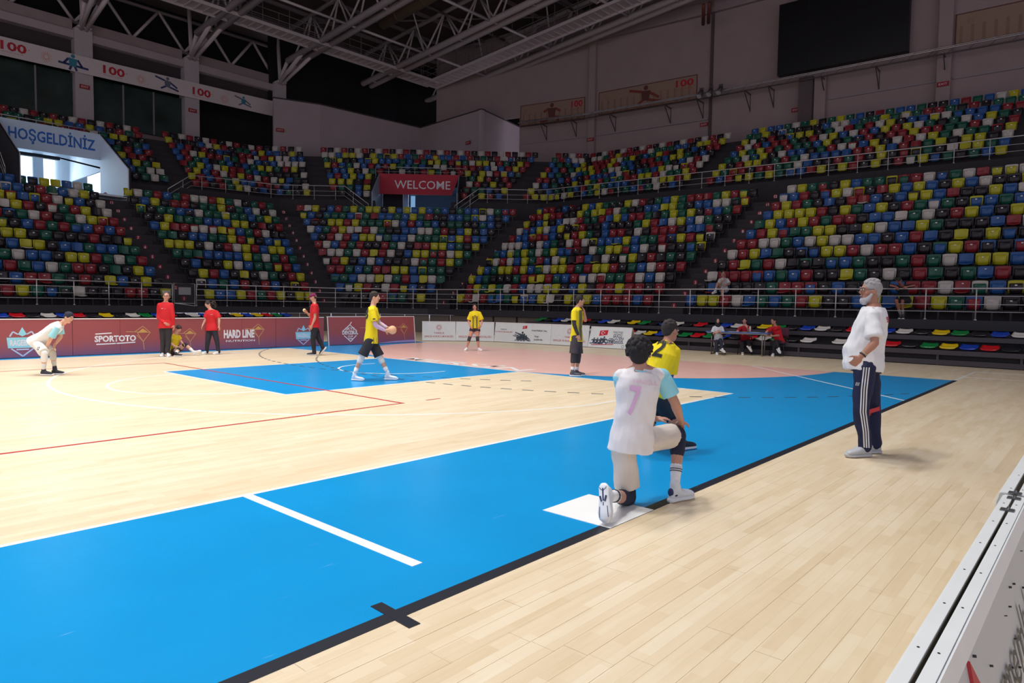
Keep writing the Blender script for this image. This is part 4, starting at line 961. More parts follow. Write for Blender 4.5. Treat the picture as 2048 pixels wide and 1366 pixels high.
# ------------------------------------------------------------------ score table
tb = empty('folding_table', 'blue-topped folding table with grey legs where three people sit', 'table')
TA, TB = Vector((9.55, 5.02, 0)), Vector((9.95, 3.12, 0)); tt = (TB-TA).normalized(); tn = Vector((-tt.y, tt.x, 0)); tn = tn if tn.x > 0 else -tn
BTOP = mat('blue_table_top', (58, 104, 178), .35, var=.04); GLEG = mat('grey_tube', (150, 146, 142), .4, .5)
c0 = (TA+TB)/2; hl = (TB-TA).length/2
mb = MB(); mb.obox(c0+tn*.0+Vector((0, 0, .735)), tt*hl, tn*.3, (0, 0, .015)); mb.build('tabletop', BTOP, tb)
mb = MB(); mb.obox(c0+Vector((0, 0, .705)), tt*(hl-.03), tn*.27, (0, 0, .02)); mb.build('apron', GLEG, tb)
for s in (-1, 1):
    for d_ in (-.22, .22):
        p = c0+tt*s*(hl-.18)+tn*d_; mb = MB(); mb.tube([(p.x, p.y, .7), (p.x, p.y, .03)], .017, 8); mb.build('leg', GLEG, tb, True)
    a = c0+tt*s*(hl-.18); mb = MB(); mb.tube([a-tn*.28+Vector((0, 0, .02)), a+tn*.28+Vector((0, 0, .02))], .018, 8); mb.build('foot', GLEG, tb, True)
    mb = MB(); mb.tube([a+Vector((0, 0, .45)), c0+tt*s*.25+Vector((0, 0, .69))], .012, 6); mb.build('brace', GLEG, tb, True)
PAP = C('paper_white', (226, 230, 236)); YEL = C('note_yellow', (222, 214, 80))
for q, (u, v, w_, m, lb) in enumerate(((-.62, -.1, .12, PAP, 'white paper sheet on the table left end'), (-.15, -.05, .14, PAP, 'white paper sheet on the table in front of the middle person'), (.22, -.12, .09, YEL, 'yellow paper pad on the table'), (.55, -.08, .13, PAP, 'white paper sheet on the table right end'))):
    mb = MB(); mb.obox(c0+tt*u+tn*v+Vector((0, 0, .7525)), tt*w_, tn*.1, (0, 0, .002)); tag(mb.build('paper_sheet', m), lb, 'paper', 'papers on the folding table')
mb = MB(); p = c0+tt*.36+tn*.05; mb.tube([(p.x, p.y, .751), (p.x, p.y, .94)], [.032, .02], 10); o = mb.build('water_bottle', C('bottle_pale', (190, 206, 190), .2), smooth=True); tag(o, 'small pale bottle standing on the blue table', 'bottle')
def chair(label, p, ang):
    o = empty('chair', label, 'chair', 'dark chairs at the folding table', loc=(p[0], p[1], 0), rz=ang); PL = C('plum_fabric', (88, 42, 62), .8); LG = C('chair_frame_black', (26, 25, 28), .4)
    mb = MB(); mb.box(-.23, .23, -.22, .22, .41, .46); mb.build('seat', PL, o)
    g = [[(.21*u, .22+.05*(z-.5)-.03*u*u, z) for u in (-1, -.5, 0, .5, 1)] for z in (.56, .7, .86, .9)]
    mb = MB(); shell(mb, g, (0, .035, 0)); mb.build('backrest', PL, o, True)
    for sx_ in (-1, 1):
        for sy in (-1, 1): mb = MB(); mb.tube([(sx_*.2, sy*.19, .41), (sx_*.22, sy*.23, 0)], .012, 6); mb.build('leg', LG, o, True)
        mb = MB(); mb.tube([(sx_*.2, .2, .41), (sx_*.2, .25, .86)], .012, 6); mb.build('back_frame', LG, o, True)

# ------------------------------------------------------------------ people
JOINTS = {
 'kneel7': {'hd':[-7.1,-2.387,1.174],'nk':[-7.116,-2.408,1.069],'pl':[-7.161,-2.372,0.515],'sA':[-7.202,-2.286,1.0],'sB':[-6.969,-2.503,1.009],'eA':[-6.915,-2.209,0.734],'wA':[-6.713,-2.325,0.618],'hA':[-6.648,-2.398,0.62],'eB':[-6.876,-2.579,0.794],'wB':[-6.686,-2.535,0.625],'hB':[-6.557,-2.448,0.515],'iA':[-7.206,-2.325,0.483],'iB':[-7.111,-2.43,0.5],'kA':[-7.123,-2.334,0.047],'aA':[-7.561,-2.433,0.18],'tA':[-7.691,-2.511,0.02],'kB':[-6.676,-2.511,0.515],'aB':[-6.815,-2.566,0.135],'tB':[-6.672,-2.599,0.053],'f':[0.877,0.459,-0.144]},
 'crouch2': {'hd':[-5.132,-1.575,1.281],'nk':[-5.19,-1.581,1.166],'pl':[-5.367,-1.513,0.676],'sA':[-5.182,-1.43,1.094],'sB':[-5.198,-1.669,1.082],'eA':[-5.102,-1.349,0.792],'wA':[-5.003,-1.3,0.547],'hA':[-4.96,-1.297,0.43],'eB':[-5.177,-1.597,0.78],'wB':[-5.008,-1.475,0.543],'hB':[-4.907,-1.449,0.409],'iA':[-5.287,-1.425,0.65],'iB':[-5.372,-1.569,0.655],'kA':[-5.063,-1.34,0.335],'aA':[-5.351,-1.432,0.053],'tA':[-5.206,-1.422,-0.036],'kB':[-4.991,-1.508,0.369],'aB':[-5.016,-1.685,0.09],'tB':[-4.884,-1.72,0.005],'f':[0.948,-0.277,-0.157]},
 'coach': {'hd':[-3.753,-3.148,1.73],'nk':[-3.729,-3.186,1.594],'pl':[-3.802,-3.157,0.955],'sA':[-3.934,-3.221,1.484],'sB':[-3.567,-3.121,1.481],'eA':[-4.066,-3.292,1.203],'wA':[-4.132,-3.185,1.062],'hA':[-4.127,-3.107,0.97],'eB':[-3.419,-3.118,1.162],'wB':[-3.562,-3.029,1.025],'hB':[-3.681,-2.993,0.947],'iA':[-3.919,-3.177,0.947],'iB':[-3.679,-3.146,0.931],'kA':[-3.968,-3.16,0.484],'aA':[-3.923,-3.211,0.111],'tA':[-4.117,-3.059,0.049],'kB':[-3.64,-3.199,0.463],'aB':[-3.659,-3.238,0.103],'tB':[-3.821,-3.06,0.057],'f':[-0.627,0.779,0.02]},
 'walk8': {'hd':[-3.438,5.814,1.632],'nk':[-3.469,5.835,1.474],'pl':[-3.516,5.834,0.825],'sA':[-3.595,5.698,1.388],'sB':[-3.349,5.964,1.394],'eA':[-3.571,5.617,1.089],'wA':[-3.421,5.515,0.993],'hA':[-3.318,5.475,0.982],'eB':[-3.278,5.893,1.126],'wB':[-3.268,5.649,1.044],'hB':[-3.247,5.518,1.019],'iA':[-3.578,5.766,0.8],'iB':[-3.456,5.899,0.791],'kA':[-3.705,5.867,0.477],'aA':[-3.813,5.96,0.133],'tA':[-3.77,5.872,0.019],'kB':[-3.348,5.765,0.446],'aB':[-3.259,5.64,0.151],'tB':[-3.108,5.467,0.115],'f':[0.662,-0.743,-0.1]},
 'pensive': {'hd':[0.378,3.62,1.631],'nk':[0.338,3.655,1.5],'pl':[0.303,3.64,0.859],'sA':[0.147,3.605,1.403],'sB':[0.495,3.727,1.412],'eA':[0.098,3.563,1.136],'wA':[0.18,3.511,0.9],'hA':[0.197,3.48,0.761],'eB':[0.567,3.599,1.206],'wB':[0.47,3.574,1.415],'hB':[0.404,3.583,1.534],'iA':[0.216,3.602,0.841],'iB':[0.397,3.668,0.834],'kA':[0.167,3.61,0.464],'aA':[0.142,3.611,0.129],'tA':[0.195,3.514,0.036],'kB':[0.385,3.636,0.452],'aB':[0.32,3.634,0.105],'tB':[0.387,3.506,0.013],'f':[0.736,-0.677,0.0]},
 'girl': {'hd':[4.083,10.529,1.438],'nk':[4.084,10.516,1.292],'pl':[4.073,10.486,0.795],'sA':[3.995,10.61,1.233],'sB':[4.179,10.403,1.237],'eA':[3.933,10.659,0.971],'wA':[3.89,10.543,0.813],'hA':[3.905,10.489,0.733],'eB':[4.226,10.33,0.978],'wB':[4.122,10.283,0.818],'hB':[4.078,10.295,0.737],'iA':[4.023,10.538,0.746],'iB':[4.121,10.429,0.748],'kA':[3.889,10.57,0.405],'aA':[3.867,10.658,0.075],'tA':[3.753,10.599,0.002],'kB':[4.067,10.37,0.409],'aB':[4.127,10.367,0.081],'tB':[4.088,10.225,0.017],'f':[-0.743,-0.662,-0.1]},
 'capref': {'hd':[-0.959,11.992,1.647],'nk':[-0.94,11.958,1.491],'pl':[-0.961,11.927,0.837],'sA':[-1.032,11.798,1.407],'sB':[-0.854,12.109,1.404],'eA':[-1.055,11.75,1.07],'wA':[-1.118,11.803,0.858],'hA':[-1.169,11.849,0.716],'eB':[-0.929,12.185,1.116],'wB':[-1.032,12.187,1.202],'hB':[-1.091,12.183,1.259],'iA':[-1.012,11.845,0.798],'iB':[-0.908,11.999,0.791],'kA':[-1.046,11.868,0.429],'aA':[-1.033,11.826,0.09],'tA':[-1.146,11.916,0.019],'kB':[-0.843,11.883,0.451],'aB':[-0.774,11.787,0.224],'tB':[-0.831,11.839,0.08],'f':[-0.672,0.683,-0.287]},
 'ref8': {'hd':[-4.193,13.963,1.596],'nk':[-4.211,13.971,1.449],'pl':[-4.231,13.941,0.819],'sA':[-4.324,14.062,1.38],'sB':[-4.102,13.874,1.384],'eA':[-4.353,14.098,1.057],'wA':[-4.307,13.808,0.904],'hA':[-4.25,13.695,0.854],'eB':[-4.089,13.803,1.063],'wB':[-4.087,13.782,0.849],'hB':[-4.078,13.761,0.715],'iA':[-4.277,13.989,0.778],'iB':[-4.179,13.879,0.78],'kA':[-4.288,13.972,0.416],'aA':[-4.303,13.961,0.081],'tA':[-4.384,13.836,0.012],'kB':[-4.19,13.862,0.418],'aB':[-4.226,13.845,0.084],'tB':[-4.26,13.665,0.01],'f':[-0.561,-0.822,0.097]},
 'curlyref': {'hd':[-3.049,14.034,1.405],'nk':[-2.98,14.004,1.265],'pl':[-2.982,13.962,0.73],'sA':[-3.075,14.029,1.194],'sB':[-2.846,13.923,1.196],'eA':[-3.109,14.051,0.982],'wA':[-3.188,14.051,0.828],'hA':[-3.228,14.058,0.731],'eB':[-2.829,13.81,0.973],'wB':[-2.848,13.788,0.804],'hB':[-2.838,13.736,0.679],'iA':[-3.021,14.002,0.686],'iB':[-2.937,13.908,0.688],'kA':[-3.082,13.969,0.379],'aA':[-3.097,14.036,0.065],'tA':[-3.19,13.986,0.015],'kB':[-2.89,13.83,0.379],'aB':[-2.872,13.783,0.07],'tB':[-2.975,13.744,0.013],'f':[-0.881,-0.238,-0.408]},
 'sitting': {'hd':[-3.842,14.069,0.727],'nk':[-3.893,14.145,0.588],'pl':[-3.953,14.174,0.121],'sA':[-3.993,14.161,0.521],'sB':[-3.798,14.183,0.515],'eA':[-4.033,14.131,0.346],'wA':[-3.995,13.932,0.259],'hA':[-3.95,13.849,0.235],'eB':[-3.748,14.146,0.377],'wB':[-3.743,14.029,0.314],'hB':[-3.738,13.946,0.29],'iA':[-3.987,14.089,0.1],'iB':[-3.893,14.224,0.088],'kB':[-3.707,13.988,0.301],'aB':[-3.549,13.793,0.098],'tB':[-3.447,13.682,0.142],'kA':[-3.977,13.754,0.187],'aA':[-4.075,13.675,0.087],'tA':[-4.005,13.593,0.049],'f':[0.107,-0.761,-0.64]},
 'bend': {'hd':[-7.436,10.399,1.143],'nk':[-7.536,10.501,1.017],'pl':[-7.876,10.855,0.674],'sA':[-7.642,10.358,0.945],'sB':[-7.506,10.718,0.96],'eA':[-7.756,10.421,0.71],'wA':[-7.783,10.56,0.567],'hA':[-7.769,10.625,0.444],'eB':[-7.496,10.705,0.759],'wB':[-7.626,10.643,0.596],'hB':[-7.651,10.587,0.491],'iA':[-7.907,10.829,0.666],'iB':[-7.835,10.958,0.657],'kA':[-7.835,10.489,0.455],'aA':[-7.83,10.606,0.122],'tA':[-7.728,10.484,0.026],'kB':[-7.649,10.7,0.444],'aB':[-7.631,10.657,0.156],'tB':[-7.508,10.511,0.069],'f':[0.438,-0.785,-0.439]},
 'hijab': {'hd':[9.43,4.645,1.104],'nk':[9.431,4.631,0.941],'pl':[9.525,4.632,0.413],'sA':[9.346,4.719,0.866],'sB':[9.515,4.53,0.869],'eA':[9.307,4.746,0.644],'wA':[9.174,4.599,0.718],'hA':[9.182,4.518,0.746],'eB':[9.536,4.489,0.649],'wB':[9.294,4.467,0.737],'hB':[9.204,4.495,0.77],'iA':[9.445,4.646,0.399],'iB':[9.51,4.572,0.4],'kA':[9.045,4.477,0.403],'aA':[9.002,4.438,0.076],'tA':[8.863,4.363,0.015],'kB':[9.133,4.385,0.486],'aB':[9.023,4.275,0.205],'tB':[8.968,4.181,0.149],'f':[-0.747,-0.665,0.0]},
 'handmouth': {'hd':[10.116,4.026,1.107],'nk':[10.122,4.006,0.951],'pl':[10.202,4.02,0.388],'sA':[10.015,4.119,0.859],'sB':[10.218,3.892,0.88],'eA':[9.747,4.109,0.741],'wA':[9.716,3.961,0.715],'hA':[9.722,3.864,0.719],'eB':[10.016,3.803,0.698],'wB':[9.871,3.832,0.895],'hB':[9.886,3.901,1.023],'iA':[10.12,4.036,0.373],'iB':[10.185,3.962,0.375],'kA':[9.698,3.909,0.394],'aA':[9.7,3.883,0.103],'tA':[9.571,3.826,0.031],'kB':[9.829,3.767,0.461],'aB':[9.758,3.682,0.29],'tB':[9.739,3.622,0.213],'f':[-0.902,-0.42,-0.095]},
 'redright': {'hd':[10.249,3.125,1.123],'nk':[10.367,3.099,0.961],'pl':[10.557,3.022,0.425],'sA':[10.188,3.173,0.881],'sB':[10.541,3.049,0.887],'eA':[9.938,3.218,0.771],'wA':[9.834,3.223,0.678],'hA':[9.877,3.143,0.664],'eB':[10.392,3.001,0.657],'wB':[10.062,3.069,0.647],'hB':[9.918,3.127,0.664],'iA':[10.473,3.038,0.394],'iB':[10.538,2.966,0.396],'kA':[10.097,3.01,0.408],'aA':[10.01,3.006,0.092],'tA':[9.872,2.975,0.021],'kB':[10.181,2.996,0.47],'aB':[10.026,2.852,0.26],'tB':[9.954,2.776,0.188],'f':[-0.906,0.41,-0.101]},
 'boy': {'hd':[13.935,0.381,2.519],'nk':[14.132,0.342,2.358],'pl':[14.363,0.248,1.825],'sA':[14.019,0.495,2.305],'sB':[14.356,0.193,2.33],'eA':[13.572,0.547,2.342],'wA':[13.49,0.365,2.297],'hA':[13.528,0.25,2.159],'eB':[14.103,-0.047,2.354],'wB':[13.731,0.094,2.303],'hB':[13.596,0.181,2.242],'iA':[14.239,0.282,1.806],'iB':[14.362,0.188,1.808],'kA':[13.813,0.416,1.85],'aA':[13.988,0.3,1.368],'tA':[13.827,0.291,1.252],'kB':[13.946,0.266,1.836],'aB':[14.021,0.233,1.369],'tB':[13.882,0.199,1.254],'f':[-0.932,-0.252,-0.259]},
 'spect': {'hd':[14.953,7.029,2.942],'nk':[15.056,7.048,2.742],'pl':[15.054,7.009,2.249],'sA':[14.903,7.137,2.655],'sB':[15.163,6.921,2.672],'eA':[14.625,7.056,2.462],'wA':[14.69,6.92,2.605],'hA':[14.774,6.832,2.687],'eB':[15.116,6.809,2.496],'wB':[14.827,6.826,2.426],'hB':[14.699,6.897,2.443],'iA':[14.916,7.009,2.205],'iB':[14.998,6.917,2.207],'kA':[14.504,7.044,2.498],'aA':[14.387,7.076,2.192],'tA':[14.215,7.11,2.108],'kB':[14.618,6.897,2.258],'aB':[14.607,6.879,1.894],'tB':[14.495,6.846,1.791],'f':[-0.739,-0.658,-0.148]},
}

class Body(MB):
    def rings(s, cs, xs_, ys_, n=16):
        """closed loft through ellipses given by centre and two half-axis vectors, rounded ends"""
        C_ = [Vector(c) for c in cs]; X = [Vector(v) for v in xs_]; Y = [Vector(v) for v in ys_]
        vs = []; fs = []
        for c, x, y in zip(C_, X, Y):
            for k in range(n):
                t = 2*math.pi*k/n; vs.append(c+x*math.cos(t)+y*math.sin(t))
        m = len(C_)
        for i in range(m-1):
            for k in range(n): fs.append((i*n+k, i*n+(k+1) % n, (i+1)*n+(k+1) % n, (i+1)*n+k))
        fs += [tuple(range(n-1, -1, -1)), tuple(range((m-1)*n, m*n))]
        s.add(vs, fs)
    def limb(s, a, b, prof, n=12, flat=None):
        """prof: (t, radius) from a to b; ends are capped with balls"""
        a = Vector(a); b = Vector(b); d = (b-a); L_ = d.length; d.normalize()
        ref = Vector((0, 0, 1)) if abs(d.z) < .9 else Vector((1, 0, 0)); x = d.cross(ref).normalized(); y = d.cross(x)
        s.rings([a+d*L_*t for t, r in prof], [x*r for t, r in prof], [y*r for t, r in prof], n)
        for t, r in (prof[0], prof[-1]): 
            c = a+d*L_*t; s.ell(c, x*r*.98, y*r*.98, d*r*.98, 10, 6)
def finish(mb, name, m, parent, vox, smooth=2, wr=0.0, ws=7.0, extra=None, seed=0):
    """grow one continuous skin over the overlapping forms"""
    me = bpy.data.meshes.new(name); me.from_pydata(mb.v, [], mb.f); me.update()
    o = bpy.data.objects.new(name, me); COL.objects.link(o)
    r = o.modifiers.new('r', 'REMESH'); r.mode = 'VOXEL'; r.voxel_size = vox; r.adaptivity = 0
    if smooth: q_ = o.modifiers.new('s', 'SMOOTH'); q_.factor = .5; q_.iterations = smooth
    ev = o.evaluated_get(bpy.context.evaluated_depsgraph_get()); me2 = bpy.data.meshes.new_from_object(ev)
    bpy.data.objects.remove(o); bpy.data.meshes.remove(me); me2.name = name
    if wr:
        n = len(me2.vertices); co = np.empty(n*3); me2.vertices.foreach_get('co', co); co = co.reshape(-1, 3); no = np.empty(n*3); me2.vertices.foreach_get('normal', no); no = no.reshape(-1, 3)
        P_ = co*ws+seed
        wv = np.sin(P_[:, 2]*1.7+1.3*np.sin(P_[:, 0]*1.1+P_[:, 1]*.9)+2*np.sin(P_[:, 1]*.7))*.6+np.sin(P_[:, 0]*2.3+P_[:, 2]*2.1+1.7*np.sin(P_[:, 1]*1.9))*.4+np.sin((P_[:, 0]+P_[:, 1])*4.1-P_[:, 2]*2.9)*.22
        co += no*(wr*wv)[:, None]; me2.vertices.foreach_set('co', co.ravel())
    me2.materials.clear(); me2.materials.append(m)
    if extra is not None and extra.v:
        bm_v = [tuple(v.co) for v in me2.vertices]; bf = [tuple(p.vertices) for p in me2.polygons]; n = len(bm_v)
        me3 = bpy.data.meshes.new(name); me3.from_pydata(bm_v+extra.v, [], bf+[tuple(i+n for i in f) for f in extra.f]); me3.materials.append(m); me2 = me3
    me2.polygons.foreach_set('use_smooth', [True]*len(me2.polygons)); me2.update()
    return link(name, me2, parent)
def decal(target, txt, c, n, up, h, m, parent, w=None, off=.006, name='number', bold=.02, shear=0, arc=0, cuts=3):
    import bmesh
    me = text_mesh(txt, h, w, 'CENTER', shear, bold)
    bm = bmesh.new(); bm.from_mesh(me); bmesh.ops.triangulate(bm, faces=bm.faces)
    for _ in range(cuts):
        ed = [e for e in bm.edges if e.calc_length() > h*.12]
        if ed: bmesh.ops.subdivide_edges(bm, edges=ed, cuts=1); bmesh.ops.triangulate(bm, faces=[f for f in bm.faces if len(f.verts) > 3])
    n = Vector(n).normalized(); up = (Vector(up)-n*Vector(up).dot(n)).normalized(); r = up.cross(n)
    T = target.data; bvh = BVHTree.FromPolygons([v.co for v in T.vertices], [tuple(p.vertices) for p in T.polygons])
    dead = []
    for v in bm.verts:
        x, y = v.co.x, v.co.y
        if arc: y += arc*x*x
        p = Vector(c)+r*x+up*y+n*.35
        hit = bvh.ray_cast(p, -n, .6)
        if hit[0] is None: dead.append(v); v.co = Vector(c)
        else: v.co = hit[0]+n*off
    if dead: bmesh.ops.delete(bm, geom=dead, context='VERTS')
    bm.normal_update(); bm.to_mesh(me); bm.free(); me.materials.append(m)
    return link(name, me, parent)
def ribbon(target, pts, dirn, w, m, parent, name='stripe', off=.004, steps=24):
    """a cloth stripe projected on to target along dirn"""
    T = target.data; bvh = BVHTree.FromPolygons([v.co for v in T.vertices], [tuple(p.vertices) for p in T.polygons])
    pts = [Vector(p) for p in pts]; dn = Vector(dirn).normalized(); L_ = [0]
    for a, b in zip(pts, pts[1:]): L_.append(L_[-1]+(b-a).length)
    vs = []; fs = []; prev = None
    for i in range(steps+1):
        d_ = L_[-1]*i/steps; q = max(j for j in range(len(pts)-1) if L_[j] <= d_+1e-9); p = pts[q].lerp(pts[q+1], (d_-L_[q])/(L_[q+1]-L_[q]))
        t = (pts[q+1]-pts[q]).normalized(); s = t.cross(dn).normalized()
        hs = []
        for sg in (-1, 1):
            h = bvh.ray_cast(p+s*sg*w/2-dn*.5, dn, 1.0); hs.append(None if h[0] is None else h[0]-dn*off)
        if hs[0] is None or hs[1] is None: prev = None; continue
        vs += [tuple(hs[0]), tuple(hs[1])]; k = len(vs)-2
        if prev is not None: fs.append((prev, prev+1, k+1, k))
        prev = k
    mb = MB(); mb.v = vs; mb.f = fs; mb.mi = [0]*len(fs)
    return mb.build(name, m, parent)
def hand(mb, w_, h_, n, sc, curl=.35):
    """palm and five separate fingers; n = palm normal (the side fingers curl to)"""
    w_ = Vector(w_); d = (Vector(h_)-w_).normalized(); n = Vector(n); n = (n-d*n.dot(d)).normalized(); s = d.cross(n)
    k = sc
    mb.ell(w_+d*.050*k, d*.052*k, s*.041*k, n*.017*k, 12, 8)
    mb.limb(w_-d*.02*k, w_+d*.03*k, [(0, .024*k), (1, .026*k)], 8)
    for i, (o_, L_) in enumerate(((-.030, .058), (-.010, .070), (.010, .066), (.029, .052))):
        a = w_+d*.082*k+s*o_*k; c1 = d*math.cos(curl*.6)+n*math.sin(curl*.6); c2 = d*math.cos(curl*1.8)+n*math.sin(curl*1.8); c3 = d*math.cos(curl*2.8)+n*math.sin(curl*2.8)
        sp = s*o_*.25; p1 = a+c1*L_*.42*k+sp*.3*k; p2 = p1+c2*L_*.33*k; p3 = p2+c3*L_*.27*k
        mb.tube([a-d*.02*k, a, p1, p2, p3], [.0090*k, .0090*k, .0083*k, .0076*k, .0055*k], 7); mb.ell(p3, d*.0056*k, s*.0056*k, n*.0056*k, 7, 5)
    a = w_+d*.028*k-s*.034*k; p1 = a+(d*.6-s*.75+n*.25).normalized()*.034*k; p2 = p1+(d*.85-s*.35+n*.4).normalized()*.028*k
    mb.tube([w_+d*.02*k-s*.012*k, a, p1, p2], [.013*k, .0115*k, .0100*k, .0070*k], 8); mb.ell(p2, d*.007*k, s*.007*k, n*.007*k, 7, 5)
def lerp(a, b, t): return Vector(a)*(1-t)+Vector(b)*t
EYEW = C('eye_white', (222, 216, 210), .3); EYED = C('eye_dark', (34, 24, 22), .3); LIPS = C('lip_tone', (150, 84, 78), .5)
def person(key, label, sc=1.0, skin=(196, 148, 122), shirt=(240, 240, 240), sleeve=None, sl=.6, slw=1.0, hem=.14, low='shorts', lowc=(40, 40, 46), lf=.9, sock=None, sockh=.45, pad=None, padr=(.75, .22), armsl=None, arml=(.45, 1.0),
           shoe=(236, 236, 238), sole=(240, 240, 240), hair='short', hairc=(38, 30, 28), vox=.011, wide=1.0, belly=0.0, wr=.004, beard=None, glasses=False, group=None, flare=1.15, lean_hair=0, waist=1.0, cat='person', curl=(.35, .35), palm=None, legr=1.0):
    J = {k: Vector(v) for k, v in JOINTS[key].items()}
    o = empty('person', label, cat, group, loc=(0, 0, 0))
    SK = mat('skin_%d_%d_%d' % skin, skin, .55, var=.05, scale=12); SH = mat('cloth_%d_%d_%d' % shirt, shirt, .85, var=.03, scale=5)
    f = J['f']; up0 = (J['hd']-J['nk']).normalized(); up = (up0*.45+Vector((0, 0, 1))*.55); up = (up-f*up.dot(f)).normalized(); r = f.cross(up).normalized(); H = J['hd']; k = sc
    spine = (J['nk']-J['pl']); SL = spine.length; sp = spine.normalized()
    latS = (J['sB']-J['sA']); latS = (latS-sp*latS.dot(sp)).normalized(); latH = (J['iB']-J['iA']); latH = latH-sp*latH.dot(sp)
    latH = latH.normalized() if latH.length > .01 else latS
    if latH.dot(latS) < 0: latH = -latH
    def fr(lat):
        v = lat.cross(sp).normalized()
        return v if v.dot(f) > 0 else -v
    shw = (J['sB']-J['sA']).length/2
    def torso(mb, off, t0, t1, hemk=1.0):
        prof = [(-.22, .150, .115), (0, .155, .112), (.25, .138, .100), (.5, .142, .105), (.72, .155, .112), (.86, shw*.95/k/wide, .092), (.95, .105, .075), (1.02, .062, .058)]
        ts = [p for p in prof if t0 <= p[0] <= t1]; ts = [(t0, *prof_at(prof, t0))]+[p for p in ts if p[0] > t0+.02]
        cs, X, Y = [], [], []
        for t, a, b in ts:
            lat = (latH*(1-t)+latS*t).normalized() if t > 0 else latH; F_ = fr(lat); bl = belly*max(0, 1-abs(t-.18)/.5)
            hk = 1+(hemk-1)*max(0, 1-(t-t0)/.45)
            cs.append(J['pl']+spine*t+F_*bl*.5); X.append(lat*(a*k*wide*(waist if .1 < t < .6 else 1)+off)*hk); Y.append(F_*(b*k*wide+off+bl*.6)*hk)
        mb.rings(cs, X, Y, 20)
    # ---- body: one continuous surface
    b = Body()
    b.ell(H+up*.018*k-f*.012*k, r*.074*k, f*.094*k, up*.100*k, 18, 12)
    b.ell(H+f*.022*k-up*.062*k, r*.054*k, f*.060*k, up*.052*k, 14, 9)
    b.ell(H+f*.055*k-up*.092*k, r*.026*k, f*.022*k, up*.018*k, 10, 7)       # chin
    b.tube([H+f*.078*k+up*.02*k, H+f*.100*k-up*.012*k, H+f*.086*k-up*.026*k], [.010*k, .0145*k, .012*k], 8)   # nose
    b.ell(H+f*.078*k+up*.034*k, r*.046*k, f*.012*k, up*.010*k, 10, 6)         # brow
    b.ell(H+f*.074*k-up*.056*k, r*.026*k, f*.016*k, up*.012*k, 10, 6)         # lips
    for s in (-1, 1):
        b.ell(H+r*s*.079*k-up*.006*k-f*.008*k, r*.010*k+f*.004*k, f*.020*k, up*.031*k, 8, 6)
        b.ell(H+r*s*.042*k+f*.052*k-up*.022*k, r*.022*k, f*.022*k, up*.022*k, 8, 6)
    b.limb(J['nk']-sp*.05*k, H-up*.055*k-f*.012*k, [(0, .066*k), (.5, .056*k), (1, .054*k)], 14)
    torso(b, -.012, -.1, 1.03)
    for c in 'AB': b.limb(J['nk']-sp*.01*k, J['s'+c], [(0, .056*k), (.6, .048*k), (1, .046*k)])
    gl = Body(); handmb = b if vox < .008 else gl
    for n_, c in enumerate('AB'):
        S_, E_, W_, H_ = J['s'+c], J['e'+c], J['w'+c], J['h'+c]
        b.limb(S_, E_, [(0, .052*k), (.3, .049*k), (.8, .040*k), (1, .038*k)]); b.limb(E_, W_, [(0, .038*k), (.25, .041*k), (.7, .031*k), (1, .025*k)])
        pn = Vector(palm[n_]) if palm else (J['pl']+spine*.3-W_); hand(handmb, W_, W_+(H_-W_).normalized()*.18*k, pn, k*1.03, curl[n_])
        I_, K_, A_, T_ = J['i'+c], J['k'+c], J['a'+c], J['t'+c]
        q = k*legr
        b.limb(I_, K_, [(0, .088*q), (.35, .083*q), (.8, .062*q), (1, .056*q)], 14); b.limb(K_, A_, [(0, .056*q), (.28, .059*q), (.6, .045*q), (.9, .034*q), (1, .035*q)], 14)
    finish(b, 'body', SK, o, vox, 2, extra=gl)
    # eyes, brows, mouth
    for s in (-1, 1):
        mb = MB(); c = H+f*.0815*k+r*s*.031*k+up*.016*k; mb.ell(c, r*.0135*k, f*.009*k, up*.0075*k, 10, 6); e = mb.build('eye', EYEW, o, True)
        mb = MB(); mb.ell(c+f*.0065*k, r*.0058*k, f*.004*k, up*.0060*k, 8, 5); mb.build('pupil', EYED, e, True)
        if hair not in ('hijab',) or True:
            mb = MB(); mb.tube([H+f*.088*k+r*s*.014*k+up*.036*k, H+f*.086*k+r*s*.034*k+up*.042*k, H+f*.074*k+r*s*.052*k+up*.034*k], [.004*k, .0048*k, .003*k], 6); mb.build('eyebrow', mat('hair_%d_%d_%d' % hairc, hairc, .8, var=.15, scale=40), o, True)
    mb = MB(); mb.ell(H+f*.088*k-up*.056*k, r*.021*k, f*.004*k, up*.0055*k, 10, 5); mb.build('mouth', LIPS, o, True)
    # ---- shirt and sleeves
    SLm = mat('cloth_%d_%d_%d' % sleeve, sleeve, .85, var=.03, scale=5) if sleeve else SH
    sm = Body(); torso(sm, .018, -hem, .99, flare); slv = Body()
    for c in 'AB':
        S_, E_, W_ = J['s'+c], J['e'+c], J['w'+c]; tgt = slv if sleeve else sm
        if sl <= 1: 
            en = lerp(S_, E_, sl); tgt.rings([lerp(S_, E_, t*sl) for t in (.0, .2, .6, 1)], *(lambda d_: ([d_[0]*q for q in (.056*k, .066*k, .068*k*slw, .072*k*slw)], [d_[1]*q for q in (.056*k, .064*k, .065*k*slw, .068*k*slw)]))(perp(E_-S_))); tgt.ell(lerp(S_, E_, .03), latS*.064*k, sp*.062*k, fr(latS)*.062*k, 14, 9)
        else:
            tgt.limb(S_, E_, [(0, .066*k), (.5, .062*k), (1, .052*k)]); tgt.limb(E_, W_, [(0, .053*k), (.6, .044*k), (sl-1 if sl < 2 else .95, .037*k)])
        sm.limb(J['nk']-sp*.028*k, lerp(S_, E_, .02), [(0, .064*k), (.5, .060*k), (1, .058*k)])
        if sleeve: sm.ell(S_, latS*.06*k, sp*.06*k, fr(latS)*.06*k, 10, 7)
    vs_ = max(vox*.9, .008)
